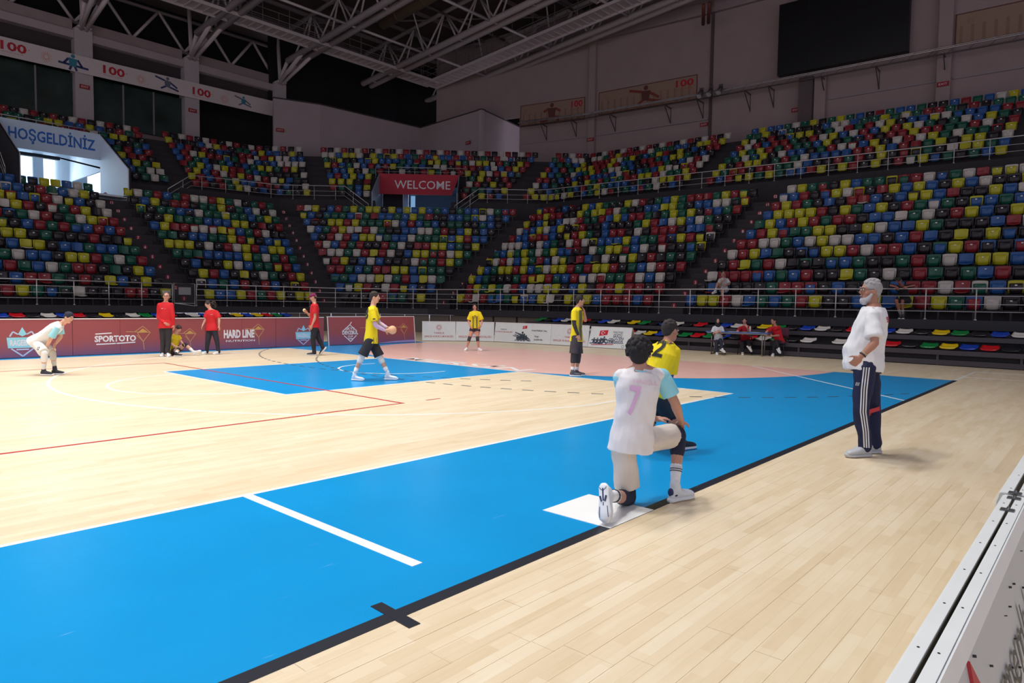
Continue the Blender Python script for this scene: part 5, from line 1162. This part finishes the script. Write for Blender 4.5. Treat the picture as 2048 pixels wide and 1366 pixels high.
    shirt_o = finish(sm, 'shirt', SH, o, vs_, 2, wr*.8, 15 if vox < .008 else 11, seed=len(label))
    if sleeve: sleeve_o = finish(slv, 'sleeves', SLm, o, vs_, 1, wr*.7, 8, seed=3)
    mb = MB(); latN = latS; n_pts = [J['nk']-sp*.022*k+latN*.066*k*math.cos(t)+fr(latN)*.062*k*math.sin(t) for t in np.linspace(0, 2*math.pi, 17)]; mb.tube(n_pts, .007*k, 6, cap=False); mb.build('collar', SLm, o, True)
    # ---- lower clothing
    LM = mat('cloth_%d_%d_%d' % lowc, lowc, .8, var=.04, scale=5); lm = Body()
    lm.rings([J['pl']+spine*t for t in (.10, 0, -.12)], [latH*.150*k*wide, latH*.163*k*wide, latH*.160*k*wide], [fr(latH)*.108*k*wide, fr(latH)*.122*k*wide, fr(latH)*.118*k*wide], 18)
    for c in 'AB':
        I_, K_, A_ = J['i'+c], J['k'+c], J['a'+c]; q = k*legr
        if low == 'shorts':
            d_ = perp(K_-I_); lm.rings([lerp(I_, K_, t*lf) for t in (-.05, .3, .7, 1)], [d_[0]*v*q for v in (.095, .104, .104, .108)], [d_[1]*v*q for v in (.098, .104, .102, .106)], 16)
            lm.ell(I_, d_[0]*.098*q, d_[1]*.1*q, (K_-I_).normalized()*.09*q)
        else:
            lm.limb(I_, K_, [(0, .098*q), (.4, .092*q), (1, .070*q)], 14); lm.limb(K_, A_, [(0, .070*q), (.3, .068*q), (.75, .056*q), (lf, .062*q)], 14)
    low_o = finish(lm, 'shorts' if low == 'shorts' else 'trousers', LM, o, vs_, 2, wr*.7, 14, seed=5)
    # ---- socks, pads, arm sleeves, shoes
    for n_, c in enumerate('AB'):
        K_, A_, T_ = J['k'+c], J['a'+c], J['t'+c]; q = k*legr
        sk = sock[n_] if isinstance(sock, list) else sock
        if sk: 
            mb = Body(); mb.limb(lerp(A_, K_, sockh), A_, [(0, .047*q+.012*sockh), (.5, .042*q), (1, .040*q)], 12); so = mb.build('sock', mat('sock_%d_%d_%d' % sk, sk, .9), o, True)
        pd = pad[n_] if isinstance(pad, list) else pad
        if pd:
            mb = Body(); a = lerp(J['i'+c], K_, padr[0]); z = lerp(K_, A_, padr[1]); mb.limb(a, K_, [(0, .069*q), (.6, .067*q), (1, .066*q)], 14); mb.limb(K_, z, [(0, .066*q), (1, .064*q)], 14); finish(mb, 'knee_pad', mat('pad_%d_%d_%d' % pd, pd, .85), o, vs_, 1)
        ag = armsl[n_] if isinstance(armsl, list) else armsl
        if ag:
            mb = Body(); E_, W_ = J['e'+c], J['w'+c]; mb.limb(lerp(J['s'+c], E_, arml[0]), E_, [(0, .050*k), (1, .044*k)], 12); mb.limb(E_, lerp(E_, W_, arml[1]), [(0, .044*k), (.3, .045*k), (1, .031*k)], 12); finish(mb, 'arm_sleeve', mat('armsleeve_%d_%d_%d' % ag, ag, .8, var=.2, scale=16), o, vs_, 1)
        fd = (T_-A_); gz0 = 1.22 if key == 'boy' else 0.0
        if A_.z-gz0 < .17 and T_.z < A_.z-.035 and key != 'spect':
            g = Vector((fd.x, fd.y, 0)).normalized(); uf = Vector((0, 0, 1)); heel = A_-g*.058*k; heel.z = gz0+.024
        else:
            base_up = (Vector((JOINTS[key]['kA'][0]-A_.x, JOINTS[key]['kA'][1]-A_.y, 0)) if (key == 'kneel7' and c == 'A') else (K_-A_)).normalized()
            g = fd.normalized(); g = (g-base_up*g.dot(base_up)*.35).normalized(); uf = (base_up-g*base_up.dot(g)).normalized(); heel = A_-g*.058*k-uf*.062*k
        sd = g.cross(uf); Ls = .270*k
        mb = Body(); P_ = [(0.0, .020, .028, .034), (.05, .034, .042, .044), (.16, .038, .054, .054), (.32, .038, .050, .050), (.50, .043, .036, .037), (.72, .050, .030, .031), (.90, .044, .025, .025), (.97, .034, .019, .019), (1.0, .018, .012, .014)]
        mb.rings([heel+g*Ls*t+uf*cz*k for t, w_, hh, cz in P_], [sd*w_*k for t, w_, hh, cz in P_], [uf*hh*k for t, w_, hh, cz in P_], 14)
        mb.limb(A_+uf*.015*k, heel+g*Ls*.24+uf*.07*k, [(0, .042*k), (1, .047*k)], 12)
        shc = shoe[n_] if isinstance(shoe, list) else shoe
        so = finish(mb, 'shoe', mat('shoe_%d_%d_%d' % shc, shc, .5, var=.04), o, max(.007, vox*.75), 1)
        mb = Body(); mb.rings([heel+g*Ls*t-uf*.004*k+uf*(.012 if t > .95 else 0) for t in (-.03, .06, .3, .52, .76, .93, 1.03)], [sd*w_*k for w_ in (.022, .042, .040, .045, .055, .044, .018)], [uf*.020*k]*7, 14); mb.build('sole', mat('sole_%d_%d_%d' % sole, sole, .6), so, True)
        if vox < .008 or shc[0] > 150:
            mb = MB()
            for q_ in range(4): a = heel+g*Ls*(.40+.075*q_)+uf*(.080-.011*q_)*k; mb.tube([a-sd*.020*k, a+uf*.006*k, a+sd*.020*k], .0028*k, 5)
            mb.build('laces', mat('lace_grey', (120, 124, 132), .7), so, True)
    # ---- hair
    HM = mat('hair_%d_%d_%d' % hairc, hairc, .75, var=.2, scale=40)
    hb = Body(); rnd = random.Random(len(label))
    if hair in ('short', 'grey'):
        hb.ell(H+up*.034*k-f*.022*k, r*.083*k, f*.097*k, up*.095*k, 18, 11); hb.ell(H-f*.055*k-up*.01*k, r*.068*k, f*.048*k, up*.062*k, 12, 8)
        for q in range(46):
            t = rnd.uniform(0, 6.28); e_ = rnd.uniform(.35, 1.5); c = H+up*(.034+.088*math.sin(e_))*k-f*.022*k+(r*math.cos(t)*.076+f*math.sin(t)*.088)*math.cos(e_)*k; hb.ell(c+up*(.006 if hair == 'grey' else 0)*k, r*.017*k, f*.021*k, up*.014*k, 7, 5)
        finish(hb, 'hair', HM, o, max(.0065, vox*.75), 0 if vox < .009 else 1)
    elif hair == 'curly':
        hb.ell(H+up*.034*k-f*.026*k, r*.092*k, f*.100*k, up*.100*k, 18, 11); hb.ell(H-f*.058*k-up*.02*k, r*.074*k, f*.05*k, up*.066*k, 12, 8)
        for q in range(260):
            t = rnd.uniform(0, 6.28); e_ = rnd.uniform(-.35, 1.5)
            if math.sin(t) > .3 and e_ < .55: continue
            c = H+up*(.030+.108*math.sin(e_))*k-f*.026*k+(r*math.cos(t)*.098+f*math.sin(t)*.104)*math.cos(e_)*k; q2 = rnd.uniform(.010, .017)*k; hb.ell(c, r*q2, f*q2, up*q2, 7, 5)
        finish(hb, 'hair', HM, o, .0055 if vox < .008 else .009, 0)
    elif hair in ('long', 'pony'):
        hb.ell(H+up*.030*k-f*.022*k, r*.085*k, f*.099*k, up*.097*k, 18, 11); hb.ell(H-f*.055*k-up*.03*k, r*.074*k, f*.05*k, up*.08*k, 12, 8)
        if hair == 'long':
            for s, L_ in ((-1, .20), (1, .30)): hb.tube([H+r*s*.070*k-f*.005*k, H+r*s*.080*k-up*.10*k+f*.0*k, H+r*s*.085*k-up*(.10+L_*.5)*k+f*.04*k, H+r*s*.075*k-up*(.10+L_)*k+f*.07*k], [.024*k, .030*k, .030*k, .016*k], 9)
            hb.tube([H-f*.07*k, H-f*.085*k-up*.12*k, H-f*.085*k-up*.30*k], [.05*k, .06*k, .035*k], 10)
        else:
            c0_ = H-f*.115*k+up*.0*k+(Vector((.665, -.747, 0))*.06 if key == 'curlyref' else Vector((0, 0, 0)))
            for q in range(150):
                a = Vector((rnd.gauss(0, 1), rnd.gauss(0, 1), rnd.gauss(0, 1))).normalized(); c = c0_+(r*a.x*.075-f*(.03+a.y*.07)+up*(a.z*.11-.06))*k; q2 = rnd.uniform(.012, .02)*k; hb.ell(c, r*q2, f*q2, up*q2, 7, 5)
        finish(hb, 'hair', HM, o, .009, 1)
    elif hair in ('cap', 'capdark'):
        CM = mat('cap_%d_%d_%d' % lean_hair, lean_hair, .8)
        hb.ell(H-f*.05*k-up*.006*k, r*.072*k, f*.05*k, up*.06*k, 12, 8); finish(hb, 'hair', HM, o, .009, 1)
        cb = Body(); cb.ell(H+up*.052*k-f*.012*k, r*.086*k, f*.100*k, up*.078*k, 18, 10); cb.rings([H+f*.06*k+up*.040*k, H+f*.125*k+up*.034*k, H+f*.165*k+up*.024*k], [r*.078*k, r*.072*k, r*.045*k], [up*.008*k]*3, 14); finish(cb, 'cap', CM, o, .008, 1)
    elif hair == 'hijab':
        hb.ell(H+up*.030*k-f*.028*k, r*.094*k, f*.106*k, up*.106*k, 18, 11); hb.ell(H-f*.02*k-up*.08*k, r*.086*k, f*.075*k, up*.08*k, 14, 9); hb.ell(H+f*.015*k-up*.125*k, r*.082*k, f*.078*k, up*.045*k, 14, 8); hb.limb(H-up*.1*k, J['nk']-sp*.02*k, [(0, .082*k), (1, .11*k)], 14)
        for s in (-1, 1): hb.ell(H+r*s*.068*k+f*.03*k-up*.02*k, r*.020*k, f*.045*k, up*.085*k, 10, 8)
        finish(hb, 'headscarf', HM, o, .009, 2)
    if beard:
        bb = Body(); bb.ell(H+f*.036*k-up*.086*k, r*.055*k, f*.058*k, up*.036*k, 14, 9); bb.ell(H+f*.054*k-up*.106*k, r*.036*k, f*.036*k, up*.030*k, 12, 8)
        for s in (-1, 1): bb.limb(H+r*s*.066*k+f*.012*k-up*.03*k, H+r*s*.045*k+f*.045*k-up*.085*k, [(0, .014*k), (1, .026*k)], 9)
        bb.limb(H+f*.088*k-up*.043*k-r*.026*k, H+f*.088*k-up*.043*k+r*.026*k, [(0, .005*k), (.5, .007*k), (1, .005*k)], 8)
        for q in range(60):
            t = rnd.uniform(-1.3, 1.3); e_ = rnd.uniform(-1.2, .1); c = H+f*.036*k-up*.092*k+(f*math.cos(t)*.050+r*math.sin(t)*.050)*math.cos(e_)*k+up*.040*math.sin(e_)*k; bb.ell(c, r*.011*k, f*.011*k, up*.013*k, 7, 5)
        finish(bb, 'beard', mat('beard_grey', beard, .85, var=.12, scale=50), o, .007, 1)
    if glasses:
        mb = MB()
        for s in (-1, 1):
            c = H+f*.104*k+r*s*.033*k+up*.012*k; mb.tube([c+(r*math.cos(t)*.026+up*math.sin(t)*.019)*k for t in np.linspace(0, 6.283, 13)], .0022*k, 5, cap=False)
            mb.tube([H+f*.100*k+r*s*.060*k+up*.016*k, H+f*.0*k+r*s*.086*k+up*.020*k], .0022*k, 5)
        mb.tube([H+f*.106*k-r*.008*k+up*.016*k, H+f*.106*k+r*.008*k+up*.016*k], .0022*k, 5); mb.build('glasses', mat('glasses_frame', (60, 50, 48), .3), o, True)
    return dict(o=o, J=J, shirt=shirt_o, low=low_o, lat=latS, sp=sp, F=fr(latS), k=k, SL=SL)
def prof_at(prof, t):
    for a, b in zip(prof, prof[1:]):
        if a[0] <= t <= b[0]:
            u = (t-a[0])/(b[0]-a[0]); return (a[1]*(1-u)+b[1]*u, a[2]*(1-u)+b[2]*u)
    return prof[0][1:]
def perp(d):
    d = Vector(d).normalized(); ref = Vector((0, 0, 1)) if abs(d.z) < .9 else Vector((1, 0, 0)); x = d.cross(ref).normalized(); return x, d.cross(x)
YELW = (238, 214, 22)
BLKN = C('jersey_black', (40, 40, 42), .8)
P1 = person('kneel7', 'boy with curly black hair kneeling in white jersey number 7 with pale blue sleeves', sc=.98, skin=(186, 138, 118), shirt=(232, 228, 230), sleeve=(150, 218, 234), sl=.72, slw=1.05, hem=.16, low='shorts', lowc=(214, 204, 194), lf=.80, flare=1.06,
    sock=(228, 230, 236), sockh=.36, pad=(28, 34, 58), padr=(.84, .36), shoe=(214, 220, 230), sole=(226, 230, 236), hair='curly', hairc=(30, 26, 28), vox=.0065, wr=.0075, curl=(.5, .7), palm=[(0, 0, -1), (0, 0, -1)], legr=.95)
J = P1['J']; cB = J['pl']+(J['nk']-J['pl'])*.55
PNK = C('print_pink', (222, 178, 216)); PPK = C('print_pale_pink', (232, 204, 224))
back = -P1['F']
decal(P1['shirt'], '7', J['pl']+(J['nk']-J['pl'])*.38+P1['lat']*-.055+back*.1, back, P1['sp'], .22, PNK, P1['o'], w=.085, off=.007, bold=.02)
decal(P1['shirt'], 'NAGİLL', J['pl']+(J['nk']-J['pl'])*.80+P1['lat']*.02+back*.1, back, P1['sp'], .032, PPK, P1['o'], w=.20, off=.007, name='lettering')
for c in 'AB':
    for t in (.27, .31):
        a = lerp(J['a'+c], J['k'+c], t); d_ = (J['k'+c]-J['a'+c]).normalized(); x, y = perp(d_); mb = MB(); mb.tube([a+(x*math.cos(q)+y*math.sin(q))*.0455 for q in np.linspace(0, 6.283, 17)], .0034, 5, cap=False); mb.build('sock_stripe', BLKN, P1['o'], True)
NVY = C('shoe_navy', (40, 52, 96), .5)
A_ = P1['J']['aB']; T_ = P1['J']['tB']; g = Vector((T_.x-A_.x, T_.y-A_.y, 0)).normalized(); hl_ = A_-g*.052; s_ = g.cross(Vector((0, 0, 1)))
mb = MB(); mb.ell((hl_.x+g.x*.006, hl_.y+g.y*.006, .080), g*.016, s_*.029, (0, 0, .036), 12, 8); mb.ell((hl_.x+g.x*.035, hl_.y+g.y*.035, .062), g*.03, s_*.0415, (0, 0, .016), 12, 8); mb.build('heel_patch', NVY, P1['o'], True)
A_ = P1['J']['aA']; T_ = P1['J']['tA']; K_ = P1['J']['kA']; bu = Vector((K_.x-A_.x, K_.y-A_.y, 0)).normalized(); g = (T_-A_).normalized(); g = (g-bu*g.dot(bu)*.35).normalized(); uf = (bu-g*bu.dot(g)).normalized(); sd = g.cross(uf); hl_ = A_-g*.057-uf*.061
mb = MB()
for (x0, y0, x1, y1, w_) in ((.02, -.03, .05, 0, .004), (.02, .03, .05, 0, .004), (.03, 0, .12, 0, .010), (.085, -.024, .125, -.012, .012), (.085, .024, .125, .012, .012), (.16, -.03, .24, -.034, .004), (.16, .03, .24, .034, .004), (.13, 0, .155, 0, .006)):
    a = hl_+g*x0+sd*y0-uf*.0235; b_ = hl_+g*x1+sd*y1-uf*.0235; mb.bar(a, b_, w_, w_*.5)
mb.build('sole_pattern', NVY, P1['o'])
P2 = person('crouch2', 'boy in yellow jersey number 2 crouching beyond the kneeling boy', sc=.96, skin=(176, 126, 102), shirt=YELW, sl=.80, slw=1.12, hem=.14, lowc=(38, 38, 44), lf=.9, sock=(230, 230, 232), sockh=.3, pad=(30, 32, 44), shoe=(34, 36, 44), hair='short', hairc=(44, 38, 36),
    vox=.0078, armsl=(52, 84, 160), arml=(.5, .9), wr=.005)
J = P2['J']; back = -P2['F']
decal(P2['shirt'], '2', J['pl']+(J['nk']-J['pl'])*.62+back*.1, back, P2['sp'], .2, BLKN, P2['o'], w=.13, off=.008, bold=.02)
decal(P2['shirt'], 'TARSUS', J['pl']+(J['nk']-J['pl'])*.93+back*.1, back, P2['sp'], .03, BLKN, P2['o'], w=.17, off=.008, name='lettering')
P3 = person('coach', 'grey-haired bearded man in white T-shirt and navy tracksuit trousers, hands on hips', sc=1.04, skin=(178, 126, 104), shirt=(232, 232, 234), sl=.82, slw=1.2, hem=.10, low='pants', lowc=(22, 30, 66), lf=1.0, sock=(40, 40, 46), sockh=.15, shoe=(186, 190, 194), sole=(190, 192, 196),
    hair='grey', hairc=(158, 156, 156), beard=(186, 184, 188), glasses=True, vox=.0078, wide=1.20, belly=.105, wr=.008, flare=1.02, curl=(.5, .5), legr=1.05, palm=[(.747, .665, -.2), (-.747, -.665, -.2)])
J = P3['J']; view = (Vector(CAM)-J['kA']); view.z = 0; view.normalize()
RST = C('trim_red', (196, 24, 40)); STW = C('stripe_white', (222, 222, 224))
t_ = Vector((.665, -.747, 0))   # along the picture's right, used only as the man's front-back line
for q in (-1, 0, 1):
    ribbon(P3['low'], [J['iA']+t_*(.012+q*.027), lerp(J['iA'], J['kA'], .5)+t_*(.012+q*.027), J['kA']+t_*(.028+q*.027), lerp(J['kA'], J['aA'], .55)+t_*(.028+q*.025), J['aA']+t_*(.012+q*.025)], -view, .0125, STW, P3['o'], off=.005, steps=40)
ribbon(P3['low'], [lerp(J['kA'], J['aA'], .02)+t_*.085, lerp(J['kA'], J['aA'], .02)+t_*.0865+Vector((0, 0, -.055))], -view, .05, RST, P3['o'], name='red_panel', off=.006, steps=6)
ribbon(P3['low'], [lerp(J['kB'], J['aB'], -.12)+t_*.0, lerp(J['kB'], J['aB'], .0)+t_*.0], -view, .13, RST, P3['o'], name='red_panel', off=.005, steps=6)
decal(P3['shirt'], 'SUL', J['pl']+(J['nk']-J['pl'])*.72+view*.1+t_*.155, (view*.75+t_*.66).normalized(), (0, 0, 1), .055, RST, P3['o'], w=.15, off=.006, name='lettering', arc=-1.2, bold=.03)
lg = Plane(J['iA']+view*.11-t_*.09+Vector((0, 0, -.25)), t_, (0, 0, 1))
decal(P3['low'], '///', lerp(J['iA'], J['kA'], .42)-t_*.062+view*.05, view, (0, 0, 1), .035, STW, P3['o'], w=.04, off=.006, name='emblem')
a = lerp(J['wA'], J['eA'], .12); d_ = (J['eA']-J['wA']).normalized(); x, y = perp(d_)
for q, m in ((0, C('bracelet_dark', (40, 36, 34))), (.018, C('bracelet_pale', (190, 176, 150)))):
    mb = MB(); mb.tube([a+d_*q+(x*math.cos(t)+y*math.sin(t))*.033 for t in np.linspace(0, 6.283, 17)], .006, 6, cap=False); mb.build('bracelet', m, P3['o'], True)
P4 = person('walk8', 'player in yellow jersey number 8 walking across the blue key holding a ball', sc=.96, skin=(214, 164, 138), shirt=YELW, sl=.72, slw=1.05, hem=.15, lowc=(40, 40, 48), lf=.92, sock=(236, 236, 238), sockh=.3, pad=(224, 224, 222), padr=(.62, .3), shoe=(236, 238, 244), hair='short', hairc=(50, 40, 36),
    vox=.009, armsl=[(196, 168, 206), (206, 180, 206)], arml=(.85, .95), flare=1.1, curl=(.7, .7), palm=[(.2, .6, 0), (.2, -.6, 0)])
J = P4['J']; vw = Vector((-.747, -.665, 0))
decal(P4['shirt'], '8', J['pl']+(J['nk']-J['pl'])*.6+vw*.1-t_*.10, (vw*.35-t_*.94), P4['sp'], .22, BLKN, P4['o'], w=.14, off=.008, bold=.02)
ribbon(P4['shirt'], [J['pl']+(J['nk']-J['pl'])*(.62)+t_*.09, J['pl']-Vector((0, 0, .1))+t_*.105], -vw, .05, BLKN, P4['o'], name='side_panel', off=.006)
c = (J['hA']+J['hB'])/2+t_*.02; mb = MB(); mb.ell(c, Vector((.085, 0, 0)), (0, .085, 0), (0, 0, .085), 20, 14); tag(mb.build('ball', C('ball_tan', (222, 172, 132), .6), smooth=True), 'small tan ball held by the walking player in yellow', 'ball')
P5 = person('pensive', 'player in yellow and grey jersey standing with one hand at his chin', sc=.94, skin=(196, 144, 120), shirt=YELW, sl=.74, slw=1.05, hem=.17, lowc=(66, 62, 70), lf=.92, sock=(232, 232, 236), sockh=.18, pad=(58, 56, 64), padr=(.6, .42), shoe=(86, 84, 92), sole=(236, 232, 228), hair='short', hairc=(34, 30, 32),
    vox=.009, armsl=[(52, 52, 58), None], arml=(.6, .98), palm=[(.5, .5, 0), (-.6, .6, .2)])
J = P5['J']; GRN = C('jersey_grey_green', (120, 124, 60), .85); GRY = C('jersey_grey', (84, 84, 84), .85)
for q, m in ((.045, GRN), (.075, GRY), (.1, GRN)): ribbon(P5['shirt'], [J['pl']+(J['nk']-J['pl'])*.9+t_*(q-.01), J['pl']-Vector((0, 0, .08))+t_*q], -vw, .026, m, P5['o'], name='jersey_stripe', off=.006)
P6 = person('girl', 'long-haired girl in yellow jersey leaning forward with hands on thighs', sc=.88, skin=(212, 150, 126), shirt=YELW, sl=.86, slw=1.2, hem=.12, lowc=(58, 56, 62), lf=.34, sock=None, pad=(66, 64, 68), padr=(.86, .22), shoe=(236, 236, 236), hair='long', hairc=(40, 30, 30), vox=.011, flare=1.08)
J = P6['J']
for q in (-.075, -.04, .04, .075): ribbon(P6['shirt'], [J['pl']+(J['nk']-J['pl'])*.68+t_*q, J['pl']-Vector((0, 0, .07))+t_*q], -vw, .022, GRY, P6['o'], name='jersey_stripe', off=.008)
decal(P6['shirt'], '7', J['pl']+(J['nk']-J['pl'])*.55+vw*.12, vw, (0, 0, 1), .09, BLKN, P6['o'], w=.05, off=.01)
REDS = (206, 30, 38)
P7 = person('capref', 'red-shirted referee in maroon cap looking down at an object in his raised hand', sc=.98, skin=(206, 152, 128), shirt=REDS, sl=.62, slw=1.1, hem=.08, low='pants', lowc=(30, 32, 42), lf=.98, shoe=(60, 60, 64), sole=(226, 226, 228), hair='cap', lean_hair=(126, 28, 76), hairc=(60, 44, 38), vox=.010, sock=(40, 40, 46), sockh=.15)
J = P7['J']; mb = MB(); c = J['hB']-t_*.03+Vector((0, 0, .02)); mb.ell(c, (.05, 0, 0), (0, .05, 0), (0, 0, .05), 14, 9); tag(mb.build('handheld_ball', C('ball_cream', (226, 206, 160)), smooth=True), 'small cream ball in the raised hand of the capped referee', 'ball')
P8 = person('ref8', 'smiling bald referee in red long-sleeved shirt facing the court', sc=.97, skin=(206, 146, 124), shirt=REDS, sl=1.95, hem=.10, low='pants', lowc=(46, 44, 48), lf=.98, shoe=(220, 220, 224), hair='none', glasses=True, vox=.010, wide=1.02, sock=(40, 40, 46), sockh=.15)
J = P8['J']
for n_, q in enumerate((-.02, .05)): decal(P8['shirt'], '▪' if False else '-', J['pl']+(J['nk']-J['pl'])*.72+vw*.12+t_*q, vw, (0, 0, 1), .05 if n_ == 0 else .02, STW, P8['o'], w=.05 if n_ == 0 else .03, off=.01, name='badge')
P9 = person('curlyref', 'referee with bushy ponytail in red T-shirt looking down', sc=.86, skin=(214, 162, 140), shirt=REDS, sl=.75, slw=1.15, hem=.12, low='pants', lowc=(36, 38, 50), lf=1.0, shoe=(226, 226, 228), hair='pony', hairc=(56, 44, 42), vox=.010, wide=1.02, legr=1.05, sock=(40, 40, 46), sockh=.15)
J = P9['J']; decal(P9['shirt'], '-', J['pl']+(J['nk']-J['pl'])*.72+vw*.12+t_*.06, vw, (0, 0, 1), .03, STW, P9['o'], w=.06, off=.01, name='badge')
P10 = person('sitting', 'player in yellow and black sitting on the floor by the maroon board', sc=.86, skin=(214, 166, 144), shirt=(214, 190, 24), sl=.6, hem=.1, lowc=(34, 32, 36), lf=.55, pad=(36, 36, 42), padr=(.9, .2), sock=(232, 230, 232), sockh=.4, shoe=[(32, 32, 36), (232, 232, 236)], hair='short', hairc=(60, 52, 48), vox=.011, group=None)
P11 = person('bend', 'dark-haired player in white kit bending forward, hands on knees', sc=.92, skin=(214, 162, 136), shirt=(234, 234, 232), sleeve=(150, 210, 222), sl=.78, slw=1.08, hem=.12, lowc=(226, 224, 218), lf=.95, sock=[(234, 234, 234), (214, 210, 200)], sockh=.35, pad=[(230, 230, 230), (206, 202, 190)], padr=(.85, .42), shoe=(38, 42, 54), sole=(232, 228, 230), hair='short', hairc=(36, 36, 52), vox=.009)
decal(P11['low'], '12', lerp(P11['J']['iA'], P11['J']['kA'], .7)+vw*.1, vw, (0, 0, 1), .06, BLKN, P11['o'], w=.05, off=.008)
P12 = person('hijab', 'seated woman in black headscarf and white shirt left of the table', sc=.88, skin=(206, 160, 142), shirt=(216, 222, 226), sl=.7, slw=1.15, hem=.22, low='pants', lowc=(34, 38, 56), lf=.92, armsl=(28, 28, 36), arml=(.5, .6), shoe=(232, 230, 230), hair='hijab', hairc=(26, 24, 28), vox=.011)
P13 = person('handmouth', 'seated person in dark red top behind the table, hand at mouth', sc=.90, skin=(196, 146, 128), shirt=(176, 24, 38), sl=.7, hem=.1, low='pants', lowc=(26, 26, 34), lf=.92, shoe=(200, 192, 180), hair='pony', hairc=(36, 24, 26), vox=.011)
P14 = person('redright', 'seated person in bright red T-shirt at the right end of the table', sc=.92, skin=(196, 142, 122), shirt=(206, 26, 40), sl=.75, slw=1.1, hem=.1, low='pants', lowc=(28, 28, 36), lf=.92, shoe=(230, 230, 232), hair='short', hairc=(34, 24, 28), vox=.011)
for J_, lb in ((P12['J'], 'dark chair under the woman in the headscarf'), (P13['J'], 'dark chair behind the table under the middle person'), (P14['J'], 'plum chair under the person at the right end of the table')):
    v = (J_['kA']+J_['kB']-J_['iA']-J_['iB']); chair(lb, (J_['pl'].x, J_['pl'].y), math.atan2(v.y, v.x)+math.pi/2)
P15 = person('boy', 'boy in dark cap and dark clothes leaning on the front hand rail', sc=1.0, skin=(170, 108, 88), shirt=(28, 28, 30), sl=.8, hem=.1, lowc=(26, 26, 32), lf=.88, sock=(150, 146, 140), sockh=.35, shoe=(60, 58, 60), hair='cap', lean_hair=(28, 42, 34), hairc=(40, 30, 28), vox=.011, legr=.95)
P16 = person('spect', 'spectator in pale clothes sitting low in the block right of the stairs', sc=1.0, skin=(186, 140, 120), shirt=(196, 190, 188), sleeve=(206, 200, 196), sl=.8, hem=.1, lowc=(196, 192, 190), lf=.5, sock=(220, 216, 208), sockh=.3, shoe=(214, 210, 200), hair='short', hairc=(26, 22, 26), vox=.012, legr=.9)
